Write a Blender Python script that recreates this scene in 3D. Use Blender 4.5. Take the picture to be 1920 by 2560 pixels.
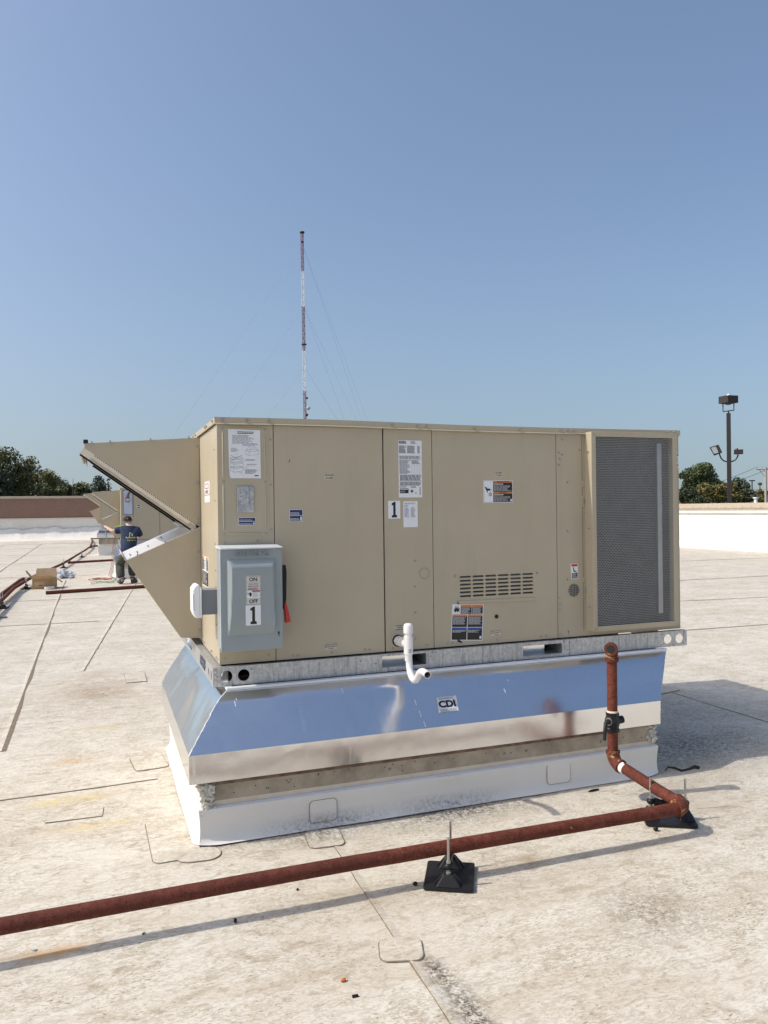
import bpy, bmesh, math, random
import numpy as np
from mathutils import Vector, Matrix, noise
from mathutils.bvhtree import BVHTree
PI = math.pi
random.seed(7)
for o in list(bpy.data.objects): bpy.data.objects.remove(o)
scn = bpy.context.scene
COL = scn.collection

# ------------------------------------------------------------------ camera
CAM = Vector((-0.5753, -4.0759, 1.6))
YAW, PITCH, ROLL, FPX = 0.3512, -0.00276, -0.01246, 1939.3
fw = Vector((math.sin(YAW)*math.cos(PITCH), math.cos(YAW)*math.cos(PITCH), math.sin(PITCH)))
r0 = Vector((math.cos(YAW), -math.sin(YAW), 0)); u0 = r0.cross(fw)
rt = r0*math.cos(ROLL) + u0*math.sin(ROLL); up = -r0*math.sin(ROLL) + u0*math.cos(ROLL)
cam = bpy.data.cameras.new('camera'); camo = bpy.data.objects.new('camera', cam); COL.objects.link(camo)
camo.matrix_world = Matrix(((rt.x, up.x, -fw.x, CAM.x), (rt.y, up.y, -fw.y, CAM.y), (rt.z, up.z, -fw.z, CAM.z), (0, 0, 0, 1)))
cam.sensor_fit = 'VERTICAL'; cam.sensor_height = 24; cam.lens = 24*FPX/2560
cam.clip_start = 0.05; cam.clip_end = 6000
scn.camera = camo

# ------------------------------------------------------------------ light
SUN = Vector((-0.8895, 0.112, 1.0)).normalized()
world = bpy.data.worlds.new('World'); scn.world = world; world.use_nodes = True
wn = world.node_tree.nodes; wl = world.node_tree.links; wn.clear()
sky = wn.new('ShaderNodeTexSky'); sky.sky_type = 'NISHITA'; sky.sun_disc = False
sky.sun_elevation = math.asin(SUN.z); sky.sun_rotation = math.atan2(SUN.x, SUN.y)
sky.air_density = 1.1; sky.dust_density = 4.5; sky.ozone_density = 2.3; sky.altitude = 200
bg = wn.new('ShaderNodeBackground'); bg.inputs['Strength'].default_value = 0.15
# hazy air: the sky close above the horizon keeps the pale tone it has a few degrees up
tcw = wn.new('ShaderNodeTexCoord'); sxyz = wn.new('ShaderNodeSeparateXYZ'); cxyz = wn.new('ShaderNodeCombineXYZ'); wl.new(tcw.outputs['Generated'], sxyz.inputs[0])
def wmath(op, a, b):
    n = wn.new('ShaderNodeMath'); n.operation = op
    for i, v in ((0, a), (1, b)):
        if hasattr(v, 'is_linked'): wl.new(v, n.inputs[i])
        else: n.inputs[i].default_value = v
    return n.outputs[0]
zz = wmath('MAXIMUM', sxyz.outputs[2], 0.0); zz = wmath('SQRT', wmath('ADD', wmath('MULTIPLY', zz, zz), 0.0090), 0.0)
wl.new(sxyz.outputs[0], cxyz.inputs[0]); wl.new(sxyz.outputs[1], cxyz.inputs[1]); wl.new(zz, cxyz.inputs[2]); wl.new(cxyz.outputs[0], sky.inputs[0])
wo = wn.new('ShaderNodeOutputWorld'); wl.new(sky.outputs[0], bg.inputs[0]); wl.new(bg.outputs[0], wo.inputs[0])
sl = bpy.data.lights.new('sun', 'SUN'); sl.energy = 2.95; sl.angle = math.radians(0.53); sl.color = (1.0, 0.94, 0.85)
so = bpy.data.objects.new('sun', sl); COL.objects.link(so)
so.rotation_euler = SUN.to_track_quat('Z', 'Y').to_euler(); so.location = (-20, 0, 30)
scn.view_settings.view_transform = 'Standard'; scn.view_settings.look = 'None'
scn.view_settings.exposure = 0.16; scn.view_settings.gamma = 1.0; scn.view_settings.use_curve_mapping = False
scn.render.engine = 'CYCLES'; scn.render.resolution_x = 768; scn.render.resolution_y = 1024

# ------------------------------------------------------------------ node helpers
class NT:
    def __init__(s, name):
        s.m = bpy.data.materials.new(name); s.m.use_nodes = True
        s.n = s.m.node_tree.nodes; s.l = s.m.node_tree.links; s.n.clear()
        s.out = s.n.new('ShaderNodeOutputMaterial'); s.b = s.n.new('ShaderNodeBsdfPrincipled')
        s.l.new(s.b.outputs[0], s.out.inputs[0]); s._tc = None
    def tc(s):
        if s._tc is None:
            s._tc = s.n.new('ShaderNodeTexCoord').outputs['Object']
        return s._tc
    def set(s, k, v):
        if hasattr(v, 'links') or hasattr(v, 'is_linked'): s.l.new(v, s.b.inputs[k])
        else:
            if isinstance(v, tuple) and len(v) == 3: v = (*v, 1)
            s.b.inputs[k].default_value = v
    def map(s, scale=(1, 1, 1), rot=(0, 0, 0), loc=(0, 0, 0), src=None):
        n = s.n.new('ShaderNodeMapping'); n.inputs['Scale'].default_value = scale
        n.inputs['Rotation'].default_value = rot; n.inputs['Location'].default_value = loc
        s.l.new(src or s.tc(), n.inputs[0]); return n.outputs[0]
    def noise(s, scale, detail=4, rough=.55, dist=0, vec=None):
        n = s.n.new('ShaderNodeTexNoise'); n.inputs['Scale'].default_value = scale; n.inputs['Detail'].default_value = detail
        n.inputs['Roughness'].default_value = rough; n.inputs['Distortion'].default_value = dist
        s.l.new(vec or s.tc(), n.inputs['Vector']); return n.outputs[0]
    def bw(s, c):
        n = s.n.new('ShaderNodeRGBToBW'); s.l.new(c, n.inputs[0]); return n.outputs[0]
    def voro(s, scale, vec=None, feat='F1'):
        n = s.n.new('ShaderNodeTexVoronoi'); n.inputs['Scale'].default_value = scale; n.feature = feat
        s.l.new(vec or s.tc(), n.inputs['Vector']); return n
    def ramp(s, x, stops):
        n = s.n.new('ShaderNodeValToRGB'); e = n.color_ramp.elements
        while len(e) < len(stops): e.new(0.5)
        for el, (p, c) in zip(e, stops):
            el.position = p; el.color = (c, c, c, 1) if not isinstance(c, tuple) else (*c, 1)
        s.l.new(x, n.inputs[0]); return n.outputs[0]
    def mix(s, f, a, b, mode='MIX'):
        n = s.n.new('ShaderNodeMix'); n.data_type = 'RGBA'; n.blend_type = mode
        for i, v in ((0, f), (6, a), (7, b)):
            if hasattr(v, 'is_linked'): s.l.new(v, n.inputs[i])
            else: n.inputs[i].default_value = (*v, 1) if isinstance(v, tuple) else v
        return n.outputs[2]
    def math(s, op, a, b=0.0, clamp=False):
        n = s.n.new('ShaderNodeMath'); n.operation = op; n.use_clamp = clamp
        for i, v in ((0, a), (1, b)):
            if hasattr(v, 'is_linked'): s.l.new(v, n.inputs[i])
            else: n.inputs[i].default_value = v
        return n.outputs[0]
    def bump(s, h, strength=.3, dist=.01, prev=None):
        n = s.n.new('ShaderNodeBump'); n.inputs['Strength'].default_value = strength; n.inputs['Distance'].default_value = dist
        s.l.new(h, n.inputs['Height'])
        if prev: s.l.new(prev, n.inputs['Normal'])
        return n.outputs[0]
    def blob(s, c, r, soft=.5):          # 1 inside an ellipse on the x/y plane, fading out
        v = s.map(scale=(1/r[0], 1/r[1], 0), loc=(-c[0]/r[0], -c[1]/r[1], 0))
        n = s.n.new('ShaderNodeVectorMath'); n.operation = 'LENGTH'; s.l.new(v, n.inputs[0])
        return s.ramp(n.outputs['Value'], [(1-soft, 1.0), (1.0, 0.0)])
MATS = {}
def simple(name, col, rough=.5, metal=0.0, var=.12, vscale=12, bump=0, bscale=60, spec=.5, coat=0):
    t = NT(name)
    n = t.noise(vscale, 5, .6)
    t.set('Base Color', t.mix(t.ramp(n, [(.3, 0.0), (.7, 1.0)]), tuple(c*(1-var) for c in col), tuple(min(1, c*(1+var)) for c in col)))
    t.set('Roughness', rough); t.set('Metallic', metal); t.b.inputs['Specular IOR Level'].default_value = spec
    if coat: t.set('Coat Weight', coat)
    if bump: t.set('Normal', t.bump(t.noise(bscale, 5), bump, .004))
    MATS[name] = t.m; return t.m

# paint of the unit: baked beige, faint dirt and slight oil-canning
t = NT('beige_paint')
a = t.noise(2.2, 6, .6); b = t.noise(260, 2, .5); d = t.noise(1.0, 5, .6, vec=t.map((9, 9, 1.2)))
c = t.mix(t.ramp(a, [(.3, 0.0), (.75, 1.0)]), (.425, .368, .268), (.470, .410, .303))
c = t.mix(t.math('MULTIPLY', t.ramp(b, [(.35, 0.0), (.7, 1.0)]), .22), c, (.40, .335, .24))
c = t.mix(t.math('MULTIPLY', t.ramp(d, [(.54, 0.0), (.78, 1.0)]), .26), c, (.30, .26, .20))
sm = t.math('MULTIPLY', t.ramp(t.noise(11, 8, .7, .4), [(.60, 0.0), (.72, 1.0)]), t.ramp(t.noise(1.4, 3), [(.52, 0.0), (.66, 1.0)]))
c = t.mix(t.math('MULTIPLY', sm, .38), c, (.27, .24, .20))
t.set('Base Color', c); t.set('Roughness', .42); t.b.inputs['Specular IOR Level'].default_value = .35
nb = t.bump(t.noise(1.7, 2), .16, .04); t.set('Normal', t.bump(b, .05, .001, nb)); MATS['beige'] = t.m
# galvanised sheet of the curb adapter: bright, dented
t = NT('bright_galvanised')
sp = t.bw(t.voro(55).outputs['Color']); big = t.noise(2.6, 2, .5, .6); mid = t.noise(9, 3)
c = t.mix(.08, (.86, .87, .88), sp, 'OVERLAY')
scr = t.ramp(t.noise(1, 3, .5, vec=t.map((40, 3, 3), rot=(.2, .4, .9))), [(.62, 0.0), (.75, 1.0)])
t.set('Base Color', c); t.set('Metallic', 1.0)
t.set('Roughness', t.math('ADD', .17, t.math('MULTIPLY', t.math('ADD', mid, scr), .07)))
nb = t.bump(big, .13, .05); nb = t.bump(t.noise(14, 3, .5, .5), .02, .02, nb); t.set('Normal', t.bump(t.noise(700, 2), .015, .001, nb)); MATS['galv_bright'] = t.m
# weathered galvanised base rail
t = NT('weathered_galvanised')
sp = t.bw(t.voro(70).outputs['Color']); st = t.noise(1, 6, .7, vec=t.map((70, 70, 7))); pit = t.noise(150, 3, .6)
c = t.mix(.35, (.50, .51, .52), sp, 'SOFT_LIGHT')
c = t.mix(t.ramp(st, [(.50, 0.0), (.66, .75)]), c, (.25, .26, .27)); c = t.mix(t.ramp(pit, [(.62, 0.0), (.70, .8)]), c, (.10, .10, .10))
t.set('Base Color', c); t.set('Metallic', .75); t.set('Roughness', t.math('ADD', .34, t.math('MULTIPLY', st, .3)))
t.set('Normal', t.bump(pit, .25, .002)); MATS['galv'] = t.m
# rusty black-iron gas pipe, red oxide with yellow smears
def rust(name, smear, dark, k=1.0):
    t = NT(name)
    a = t.noise(30, 6, .65); b = t.noise(140, 3, .6); s = t.noise(1, 6, .7, .8, vec=t.map((7, 7, 14)))
    c = t.mix(t.ramp(a, [(.35, 0.0), (.68, 1.0)]), (.082*k, .019*k, .012*k), (.150*k, .046*k, .028*k))
    c = t.mix(t.ramp(t.noise(2.3, 5, .6), [(.38, 0.0), (.62, .55)]), c, (.060*k, .020*k, .015*k))
    c = t.mix(t.ramp(b, [(.52, 0.0), (.66, dark)]), c, (.026, .009, .007))
    c = t.mix(t.ramp(s, [(smear, 0.0), (smear+.05, .85)]), c, (.52, .33, .13))
    t.set('Base Color', c); t.set('Roughness', .75); t.b.inputs['Specular IOR Level'].default_value = .2; t.set('Normal', t.bump(a, .35, .002)); return t.m
MATS['rust'] = rust('rusty_red_pipe', .655, .70, 1.25)
MATS['rust_bright'] = rust('bright_rust', .64, .75, 1.45)
MATS['rust_fit'] = rust('rust_fitting', .55, .6, 1.35)
# roof membrane
def membrane(name, dirt=1.0, white=False):
    t = NT(name)
    big = t.noise(.55, 6, .6, .4); med = t.noise(2.3, 8, .68, .9); fine = t.noise(1, 7, .72, 1.1, vec=t.map((9, 15, 12), rot=(0, 0, .32)))
    flake = t.noise(1, 5, .68, 2.0, vec=t.map((20, 48, 40), rot=(0, 0, .35)))
    chips = t.noise(1, 3, .6, .8, vec=t.map((55, 150, 80), rot=(0, 0, .3)))
    streak = t.noise(1, 7, .72, .6, vec=t.map((1.1, 6.0, 1), rot=(0, 0, .30)))
    c = t.mix(t.ramp(med, [(.33, 0.0), (.66, 1.0)]), (.590, .552, .468), (.420, .370, .280)) if not white else t.mix(med, (.80, .78, .74), (.70, .66, .59))
    c = t.mix(t.math('MULTIPLY', t.ramp(flake, [(.45, 0.0), (.53, 1.0)]), .68*dirt), c, (.695, .660, .585))
    c = t.mix(t.math('MULTIPLY', t.ramp(streak, [(.50, 0.0), (.68, 1.0)]), .55*dirt), c, (.42, .345, .25))
    c = t.mix(t.math('MULTIPLY', t.ramp(big, [(.50, 0.0), (.72, 1.0)]), .45*dirt), c, (.44, .365, .27))
    c = t.mix(t.math('MULTIPLY', t.ramp(fine, [(.52, 0.0), (.66, 1.0)]), .72*dirt), c, (.33, .265, .185))
    sp = t.math('MULTIPLY', t.ramp(chips, [(.60, 0.0), (.66, 1.0)]), t.ramp(med, [(.36, 0.15), (.58, 1.0)]))
    c = t.mix(t.math('MULTIPLY', sp, .85*dirt), c, (.17, .13, .085))
    if not white:
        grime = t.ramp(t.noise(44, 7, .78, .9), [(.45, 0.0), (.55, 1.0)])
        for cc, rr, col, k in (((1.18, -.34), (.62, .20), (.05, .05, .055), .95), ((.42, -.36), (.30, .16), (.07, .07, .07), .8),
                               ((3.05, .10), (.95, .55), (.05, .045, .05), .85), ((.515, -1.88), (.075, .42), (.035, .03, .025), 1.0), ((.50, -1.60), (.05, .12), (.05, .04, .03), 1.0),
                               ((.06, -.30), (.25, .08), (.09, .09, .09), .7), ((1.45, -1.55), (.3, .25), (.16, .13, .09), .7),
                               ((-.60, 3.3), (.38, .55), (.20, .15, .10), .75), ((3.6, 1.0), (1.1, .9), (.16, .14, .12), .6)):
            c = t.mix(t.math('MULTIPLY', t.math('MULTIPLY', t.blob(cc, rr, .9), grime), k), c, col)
        soft = t.ramp(t.noise(7, 6, .65, .8), [(.40, 0.0), (.60, 1.0)])
        for cc, rr, col, k in (((-.74, -1.0), (.22, .06), (.55, .30, .09), .8), ((-.62, 2.05), (.22, .10), (.60, .45, .12), .9),
                               ((-.72, 1.35), (.26, .10), (.52, .28, .10), .75), ((-.74, .62), (.32, .10), (.62, .48, .16), .75),
                               ((-.62, .18), (.30, .07), (.60, .45, .16), .65), ((1.25, -.98), (.20, .08), (.30, .22, .13), .8),
                               ((-.66, 3.4), (.9, 1.1), (.36, .27, .18), .65), ((-3.4, 8.0), (2.2, 2.6), (.40, .31, .2), .5)):
            c = t.mix(t.math('MULTIPLY', t.math('MULTIPLY', t.blob(cc, rr, .9), soft), k), c, col)
    t.set('Base Color', c); t.set('Roughness', .62); t.b.inputs['Specular IOR Level'].default_value = .3
    h = t.math('ADD', t.math('MULTIPLY', flake, .6), t.math('MULTIPLY', fine, .6))
    nb = t.bump(med, .10, .03); t.set('Normal', t.bump(h, .40, .004, nb)); return t.m
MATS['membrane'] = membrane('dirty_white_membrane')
MATS['membrane_white'] = membrane('clean_white_membrane', .35, True)
simple('seam_dirt', (.19, .15, .10), .8, var=.4, vscale=30)
simple('dark_gap', (.012, .012, .012), .7); simple('black_rubber', (.011, .011, .012), .5, bump=.2, bscale=90, spec=.35)
simple('black_plastic', (.008, .008, .009), .45, spec=.3); simple('zinc', (.42, .42, .40), .38, .85, vscale=40)
simple('screw_paint', (.36, .33, .29), .38, .5, vscale=90); simple('coil', (.030, .034, .040), .45, .3)
simple('aluminium', (.42, .44, .47), .34, 1.0, .15, 6); simple('mesh_strand', (.42, .43, .435), .45, .2, .1)
simple('switch_grey', (.285, .325, .335), .40, 0, .05, 3, .05, 300); simple('switch_light', (.55, .58, .60), .4, 0, .05)
simple('box_grey', (.20, .22, .25), .45, 0, .06); simple('red_grip', (.55, .035, .02), .4); simple('white_plastic', (.80, .81, .81), .32, 0, .03)
simple('pvc', (.80, .78, .77), .28, 0, .03); simple('pvc_dark', (.40, .36, .35), .6)
simple('label_white', (.74, .75, .77), .35, 0, .03, 30); simple('label_grey', (.60, .57, .53), .4, 0, .04); simple('ink', (.008, .008, .009), .4)
simple('ink_soft', (.10, .10, .11), .5); simple('ink_blue', (.016, .026, .115), .4); simple('ink_orange', (.60, .20, .055), .4); simple('ink_red', (.50, .03, .03), .4)
simple('ink_white', (.70, .70, .72), .5); simple('ink_bluelines', (.05, .08, .35), .5); simple('ink_tan', (.52, .47, .38), .5)
simple('beige_old', (.36, .30, .22), .6, 0, .30, 9); simple('beige_ledge', (.66, .56, .44), .6, 0, .1); simple('caulk', (.62, .58, .50), .6, 0, .25, 40, .8, 90)
simple('rust_edge', (.19, .12, .085), .8, 0, .5, 16); simple('filter_alu', (.70, .635, .52), .5, 0); simple('filter_dark', (.020, .017, .015), 1.0, spec=0.0); simple('filter_mesh', (.16, .14, .12), .9, spec=.1); simple('filter_shade', (.30, .26, .20), .8); simple('hood_galv', (.72, .70, .67), .42, .35, .06, 4); simple('coping', (.44, .37, .28), .5, 0, .1)
simple('cardboard', (.42, .265, .135), .8, 0, .12, 8); simple('cardboard_in', (.52, .37, .22), .8, 0, .1); simple('plastic_bag', (.50, .54, .60), .25, 0, .2, 30, .6, 60)
simple('skin', (.56, .33, .25), .5, 0, .06); simple('shirt', (.010, .024, .062), .85, 0, .3, 14, .5, 26); simple('shirt_print', (.52, .46, .14), .7)
simple('trousers', (.055, .058, .050), .9, 0, .25, 12, .5, 30); simple('boots', (.085, .080, .075), .8, 0, .4, 40); simple('cap_black', (.010, .010, .011), .8); simple('hair', (.26, .245, .23), .8, 0, .3, 60)
simple('hi_vis', (.35, .55, .05), .7); simple('wire_red', (.30, .03, .03), .5); simple('wire_green', (.03, .28, .17), .5)
simple('panel_blue', (.50, .56, .66), .4, .3, .05); simple('pole_brown', (.032, .023, .021), .5); simple('lens', (.35, .40, .40), .3)
simple('tower_red', (.20, .025, .035), .6); simple('tower_white', (.78, .78, .78), .6); simple('dish', (.50, .56, .60), .5); simple('guy', (.12, .14, .18), .5)
simple('wood_pole', (.42, .38, .34), .8); simple('far_wall', (.16, .16, .165), .7); simple('far_roof', (.55, .58, .62), .6); simple('far_glass', (.25, .30, .36), .2)
simple('bark', (.075, .058, .045), .9, 0, .3, 10); simple('orange_bit', (.55, .16, .035), .6); simple('strand_tan', (.40, .33, .22), .8)
# brick: soft old brown brick seen from far off
t = NT('brown_brick')
bk = t.n.new('ShaderNodeTexBrick'); t.l.new(t.map((1, 1, 1), rot=(PI/2, 0, 0)), bk.inputs['Vector'])
bk.inputs['Color1'].default_value = (.265, .150, .105, 1); bk.inputs['Color2'].default_value = (.225, .130, .094, 1); bk.inputs['Mortar'].default_value = (.21, .15, .115, 1)
bk.inputs['Scale'].default_value = 1; bk.inputs['Brick Width'].default_value = .21; bk.inputs['Row Height'].default_value = .075; bk.inputs['Mortar Size'].default_value = .010
st = t.noise(1, 6, .7, vec=t.map((1.2, 1, 7))); pt = t.noise(5, 5, .7)
c = t.mix(t.ramp(st, [(.45, 0.0), (.75, .5)]), bk.outputs[0], (.27, .175, .125)); c = t.mix(t.ramp(pt, [(.68, 0.0), (.76, .7)]), c, (.34, .27, .20))
t.set('Base Color', c); t.set('Roughness', .9); MATS['brick'] = t.m
t = NT('grass_and_lots'); g = t.noise(.03, 6, .6); g2 = t.noise(.4, 5)
t.set('Base Color', t.mix(t.ramp(g, [(.45, 0.0), (.56, 1.0)]), t.mix(g2, (.06, .075, .025), (.10, .10, .04)), (.15, .13, .10))); t.set('Roughness', .95); MATS['grass'] = t.m
def leafmat(name, a, b):
    t = NT(name); oi = t.n.new('ShaderNodeNewGeometry')
    t.set('Base Color', t.mix(t.ramp(t.noise(1.1, 4), [(.35, 0.0), (.65, 1.0)]), a, b)); t.set('Roughness', .6)
    t.set('Base Color', t.mix(t.math('MULTIPLY', oi.outputs['Random Per Island'], .6), t.mix(t.ramp(t.noise(1.1, 4), [(.35, 0.0), (.65, 1.0)]), a, b), tuple(x*.6 for x in a)))
    t.set('Subsurface Weight', 0.0); MATS[name] = t.m
leafmat('leaf_mid', (.080, .100, .036), (.160, .158, .052)); leafmat('leaf_olive', (.145, .140, .046), (.230, .195, .060)); leafmat('leaf_dark', (.050, .068, .032), (.088, .104, .046))
leafmat('leaf_green', (.085, .118, .048), (.165, .190, .080)); leafmat('leaf_bluegreen', (.055, .082, .050), (.100, .125, .072))
def M(k): return MATS[k]

# ------------------------------------------------------------------ mesh helpers
ORG = {}
def fin(name, me, mats, parent=None, smooth=None, bevel=0.0, kind=None):
    for m in (mats if isinstance(mats, (list, tuple)) else [mats]): me.materials.append(M(m))
    if smooth is not None:
        me.polygons.foreach_set('use_smooth', [True]*len(me.polygons))
        me.set_sharp_from_angle(angle=math.radians(smooth))
    me.name = name
    o = bpy.data.objects.new(name, me); COL.objects.link(o)
    if parent is not None:
        org = ORG.get(parent.name, Vector((0, 0, 0))); me.transform(Matrix.Translation(-org)); o.parent = parent; ORG[o.name] = org
    if bevel:
        b = o.modifiers.new('bevel', 'BEVEL'); b.width = bevel; b.segments = 2; b.limit_method = 'ANGLE'; b.angle_limit = math.radians(40)
    if kind: o['kind'] = kind
    return o
class MB:
    def __init__(s): s.v = []; s.f = []; s.mi = []
    def add(s, vs, fs, mi=0):
        k = len(s.v); s.v += [tuple(v) for v in vs]; s.f += [tuple(i+k for i in f) for f in fs]; s.mi += [mi]*len(fs); return s
    def box(s, x0, x1, y0, y1, z0, z1, mi=0):
        vs = [(x, y, z) for z in (z0, z1) for y in (y0, y1) for x in (x0, x1)]
        return s.add(vs, [(0, 2, 3, 1), (4, 5, 7, 6), (0, 1, 5, 4), (2, 6, 7, 3), (0, 4, 6, 2), (1, 3, 7, 5)], mi)
    def hexa(s, b, t_, mi=0):            # bottom four, top four (counter-clockwise from above)
        return s.add(list(b)+list(t_), [(3, 2, 1, 0), (4, 5, 6, 7), (0, 1, 5, 4), (1, 2, 6, 5), (2, 3, 7, 6), (3, 0, 4, 7)], mi)
    def tube(s, pts, r, seg=12, cap=True, mi=0, ell=None):
        pts = [Vector(p) for p in pts]; n = len(pts); rr = r if isinstance(r, (list, tuple)) else [r]*n
        tan = [(pts[min(i+1, n-1)]-pts[max(i-1, 0)]).normalized() for i in range(n)]
        ref = Vector((0, 0, 1)) if abs(tan[0].z) < .9 else Vector((1, 0, 0))
        a = tan[0].cross(ref).normalized(); vs = []
        for i in range(n):
            a = (a - tan[i]*a.dot(tan[i])).normalized(); b = tan[i].cross(a)
            e = ell[i] if ell else 1.0
            for k in range(seg):
                th = 2*PI*k/seg; vs.append(pts[i] + (a*math.cos(th)*e + b*math.sin(th))*rr[i])
        fs = [(i*seg+k, i*seg+(k+1) % seg, (i+1)*seg+(k+1) % seg, (i+1)*seg+k) for i in range(n-1) for k in range(seg)]
        if cap: fs += [tuple(reversed(range(seg))), tuple(range((n-1)*seg, n*seg))]
        return s.add(vs, fs, mi)
    def cyl(s, p0, p1, r0, r1=None, seg=16, cap=True, mi=0): return s.tube([p0, p1], [r0, r0 if r1 is None else r1], seg, cap, mi)
    def prof(s, pts, mi=0, seg=16):      # lathe along a list of (point, radius): keeps rings as given
        return s.tube([p for p, _ in pts], [r for _, r in pts], seg, True, mi)
    def extr(s, poly, fn, w0, w1, mi=0): # polygon in (u,v) between w0 and w1, fn(u,v,w)->xyz
        n = len(poly); vs = [fn(u, v, w0) for u, v in poly]+[fn(u, v, w1) for u, v in poly]
        return s.add(vs, [tuple(reversed(range(n))), tuple(range(n, 2*n))]+[(i, (i+1) % n, n+(i+1) % n, n+i) for i in range(n)], mi)
    def ball(s, c, r, sub=2, jit=0.0, mi=0, sc=(1, 1, 1), seed=0):
        bm = bmesh.new(); bmesh.ops.create_icosphere(bm, subdivisions=sub, radius=1)
        vs = []
        for v in bm.verts:
            k = 1 + jit*noise.noise(v.co*2.2 + Vector((seed*7.1, seed*3.3, seed)))
            vs.append((c[0]+v.co.x*r*sc[0]*k, c[1]+v.co.y*r*sc[1]*k, c[2]+v.co.z*r*sc[2]*k))
        fs = [tuple(v.index for v in f.verts) for f in bm.faces]; bm.free(); return s.add(vs, fs, mi)
    def mesh(s, name='m', fix=True):
        me = bpy.data.meshes.new(name); me.from_pydata(s.v, [], s.f); me.polygons.foreach_set('material_index', s.mi)
        if fix:
            bm = bmesh.new(); bm.from_mesh(me); bmesh.ops.recalc_face_normals(bm, faces=bm.faces); bm.to_mesh(me); bm.free()
        return me
    def build(s, name, mats, parent=None, smooth=None, bevel=0.0, kind=None): return fin(name, s.mesh(name), mats, parent, smooth, bevel, kind)
def tag(o, label, cat, group=None, kind=None):
    o['label'] = label; o['category'] = cat
    if group: o['group'] = group
    if kind: o['kind'] = kind
    return o
def thing(name, loc, label, cat, group=None, rz=0.0):
    o = bpy.data.objects.new(name, None); o.empty_display_size = .1; COL.objects.link(o); o.location = loc; o.rotation_euler.z = rz
    ORG[o.name] = Vector(loc) if rz == 0 else Vector((0, 0, 0))
    return tag(o, label, cat, group)
def copy_tree(o, parent=None, skip=()):
    c = o.copy(); COL.objects.link(c); c.parent = parent
    if o.name in ORG: ORG[c.name] = ORG[o.name]
    for ch in list(o.children):
        if ch.name.split('.')[0] not in skip: copy_tree(ch, c, skip)
    return c
def FR(y): return Matrix(((1, 0, 0, 0), (0, 0, -1, y), (0, 1, 0, 0), (0, 0, 0, 1)))          # u->x v->z, facing -y
def LF(x): return Matrix(((0, 0, -1, x), (-1, 0, 0, 0), (0, 1, 0, 0), (0, 0, 0, 1)))         # u->-y v->z, facing -x
def TOP(z): return Matrix.Translation((0, 0, z))
def plate_mesh(outer, holes, thick, frame):
    cu = bpy.data.curves.new('c', 'CURVE'); cu.dimensions = '2D'; cu.fill_mode = 'BOTH'; cu.extrude = thick/2
    for lp in [outer]+list(holes):
        sp = cu.splines.new('POLY'); sp.points.add(len(lp)-1); sp.use_cyclic_u = True
        for p, q in zip(sp.points, lp): p.co = (q[0], q[1], 0, 1)
    ob = bpy.data.objects.new('c', cu); me = bpy.data.meshes.new_from_object(ob)
    bpy.data.objects.remove(ob); bpy.data.curves.remove(cu); me.transform(frame @ Matrix.Translation((0, 0, thick/2))); return me
def plate(name, outer, holes, thick, frame, mats, parent=None, bevel=0.0): return fin(name, plate_mesh(outer, holes, thick, frame), mats, parent, None, bevel)
def rect(x0, x1, y0, y1): return [(x0, y0), (x1, y0), (x1, y1), (x0, y1)]
def rrect(x0, x1, y0, y1, r, n=5):
    o = []
    for cx, cy, a in ((x1-r, y0+r, -PI/2), (x1-r, y1-r, 0), (x0+r, y1-r, PI/2), (x0+r, y0+r, PI)):
        o += [(cx+r*math.cos(a+PI/2*i/n), cy+r*math.sin(a+PI/2*i/n)) for i in range(n+1)]
    return o
def circ(cx, cy, r, n=24, ry=None): return [(cx+r*math.cos(2*PI*i/n), cy+(ry or r)*math.sin(2*PI*i/n)) for i in range(n)]
def text(body, size, u, v, frame, mat, parent, name='lettering', align='CENTER', w=.0015, bold=0.0, sx=1.0, ext=0.0, rot=0.0):
    cu = bpy.data.curves.new('t', 'FONT'); cu.body = body; cu.size = size; cu.align_x = align; cu.align_y = 'CENTER'; cu.offset = bold*size; cu.extrude = ext; cu.resolution_u = 3
    ob = bpy.data.objects.new('t', cu); me = bpy.data.meshes.new_from_object(ob); bpy.data.objects.remove(ob); bpy.data.curves.remove(cu)
    me.transform(frame @ Matrix.Translation((u, v, w)) @ Matrix.Rotation(rot, 4, 'Z') @ Matrix.Diagonal((sx, 1, 1, 1)))
    return fin(name, me, mat, parent)
def lines(mb, fn, u0, u1, v0, v1, rows, mi, h=.45, rnd=None, fill=.85, w=.0014, ragged=.35):
    rnd = rnd or random.Random(int(u0*1000)+rows); dv = (v1-v0)/rows
    for r in range(rows):
        vc = v1-dv*(r+.5); u = u0; end = u0+(u1-u0)*(1-rnd.random()*ragged)
        while u < end-.002:
            l = min(end-u, (u1-u0)*rnd.uniform(.06, .22)); k = abs(dv)*h/2
            mb.add([fn(u, vc-k, w), fn(u+l*fill, vc-k, w), fn(u+l*fill, vc+k, w), fn(u, vc+k, w)], [(0, 1, 2, 3)], mi); u += l
def qd(mb, fn, u0, u1, v0, v1, w, mi): mb.add([fn(u0, v0, w), fn(u1, v0, w), fn(u1, v1, w), fn(u0, v1, w)], [(0, 1, 2, 3)], mi)
def ff(y): return lambda u, v, w: (u, y-w, v)
F0 = ff(0.0)
def arc(p, c, q, n=8):                   # quadratic bend
    p, c, q = Vector(p), Vector(c), Vector(q); return [p*(1-t_)**2+c*2*t_*(1-t_)+q*t_*t_ for t_ in [i/n for i in range(n+1)]]

# ================================================================== SETTING
SLOPE = .0182
me = MB().add([(-3000, -3000, -6-3000*SLOPE), (3000, -3000, -6-3000*SLOPE), (3000, 3000, -6+3000*SLOPE), (-3000, 3000, -6+3000*SLOPE)], [(0, 1, 2, 3)])
ground = me.build('ground', 'grass'); ground['kind'] = 'structure'
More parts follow.
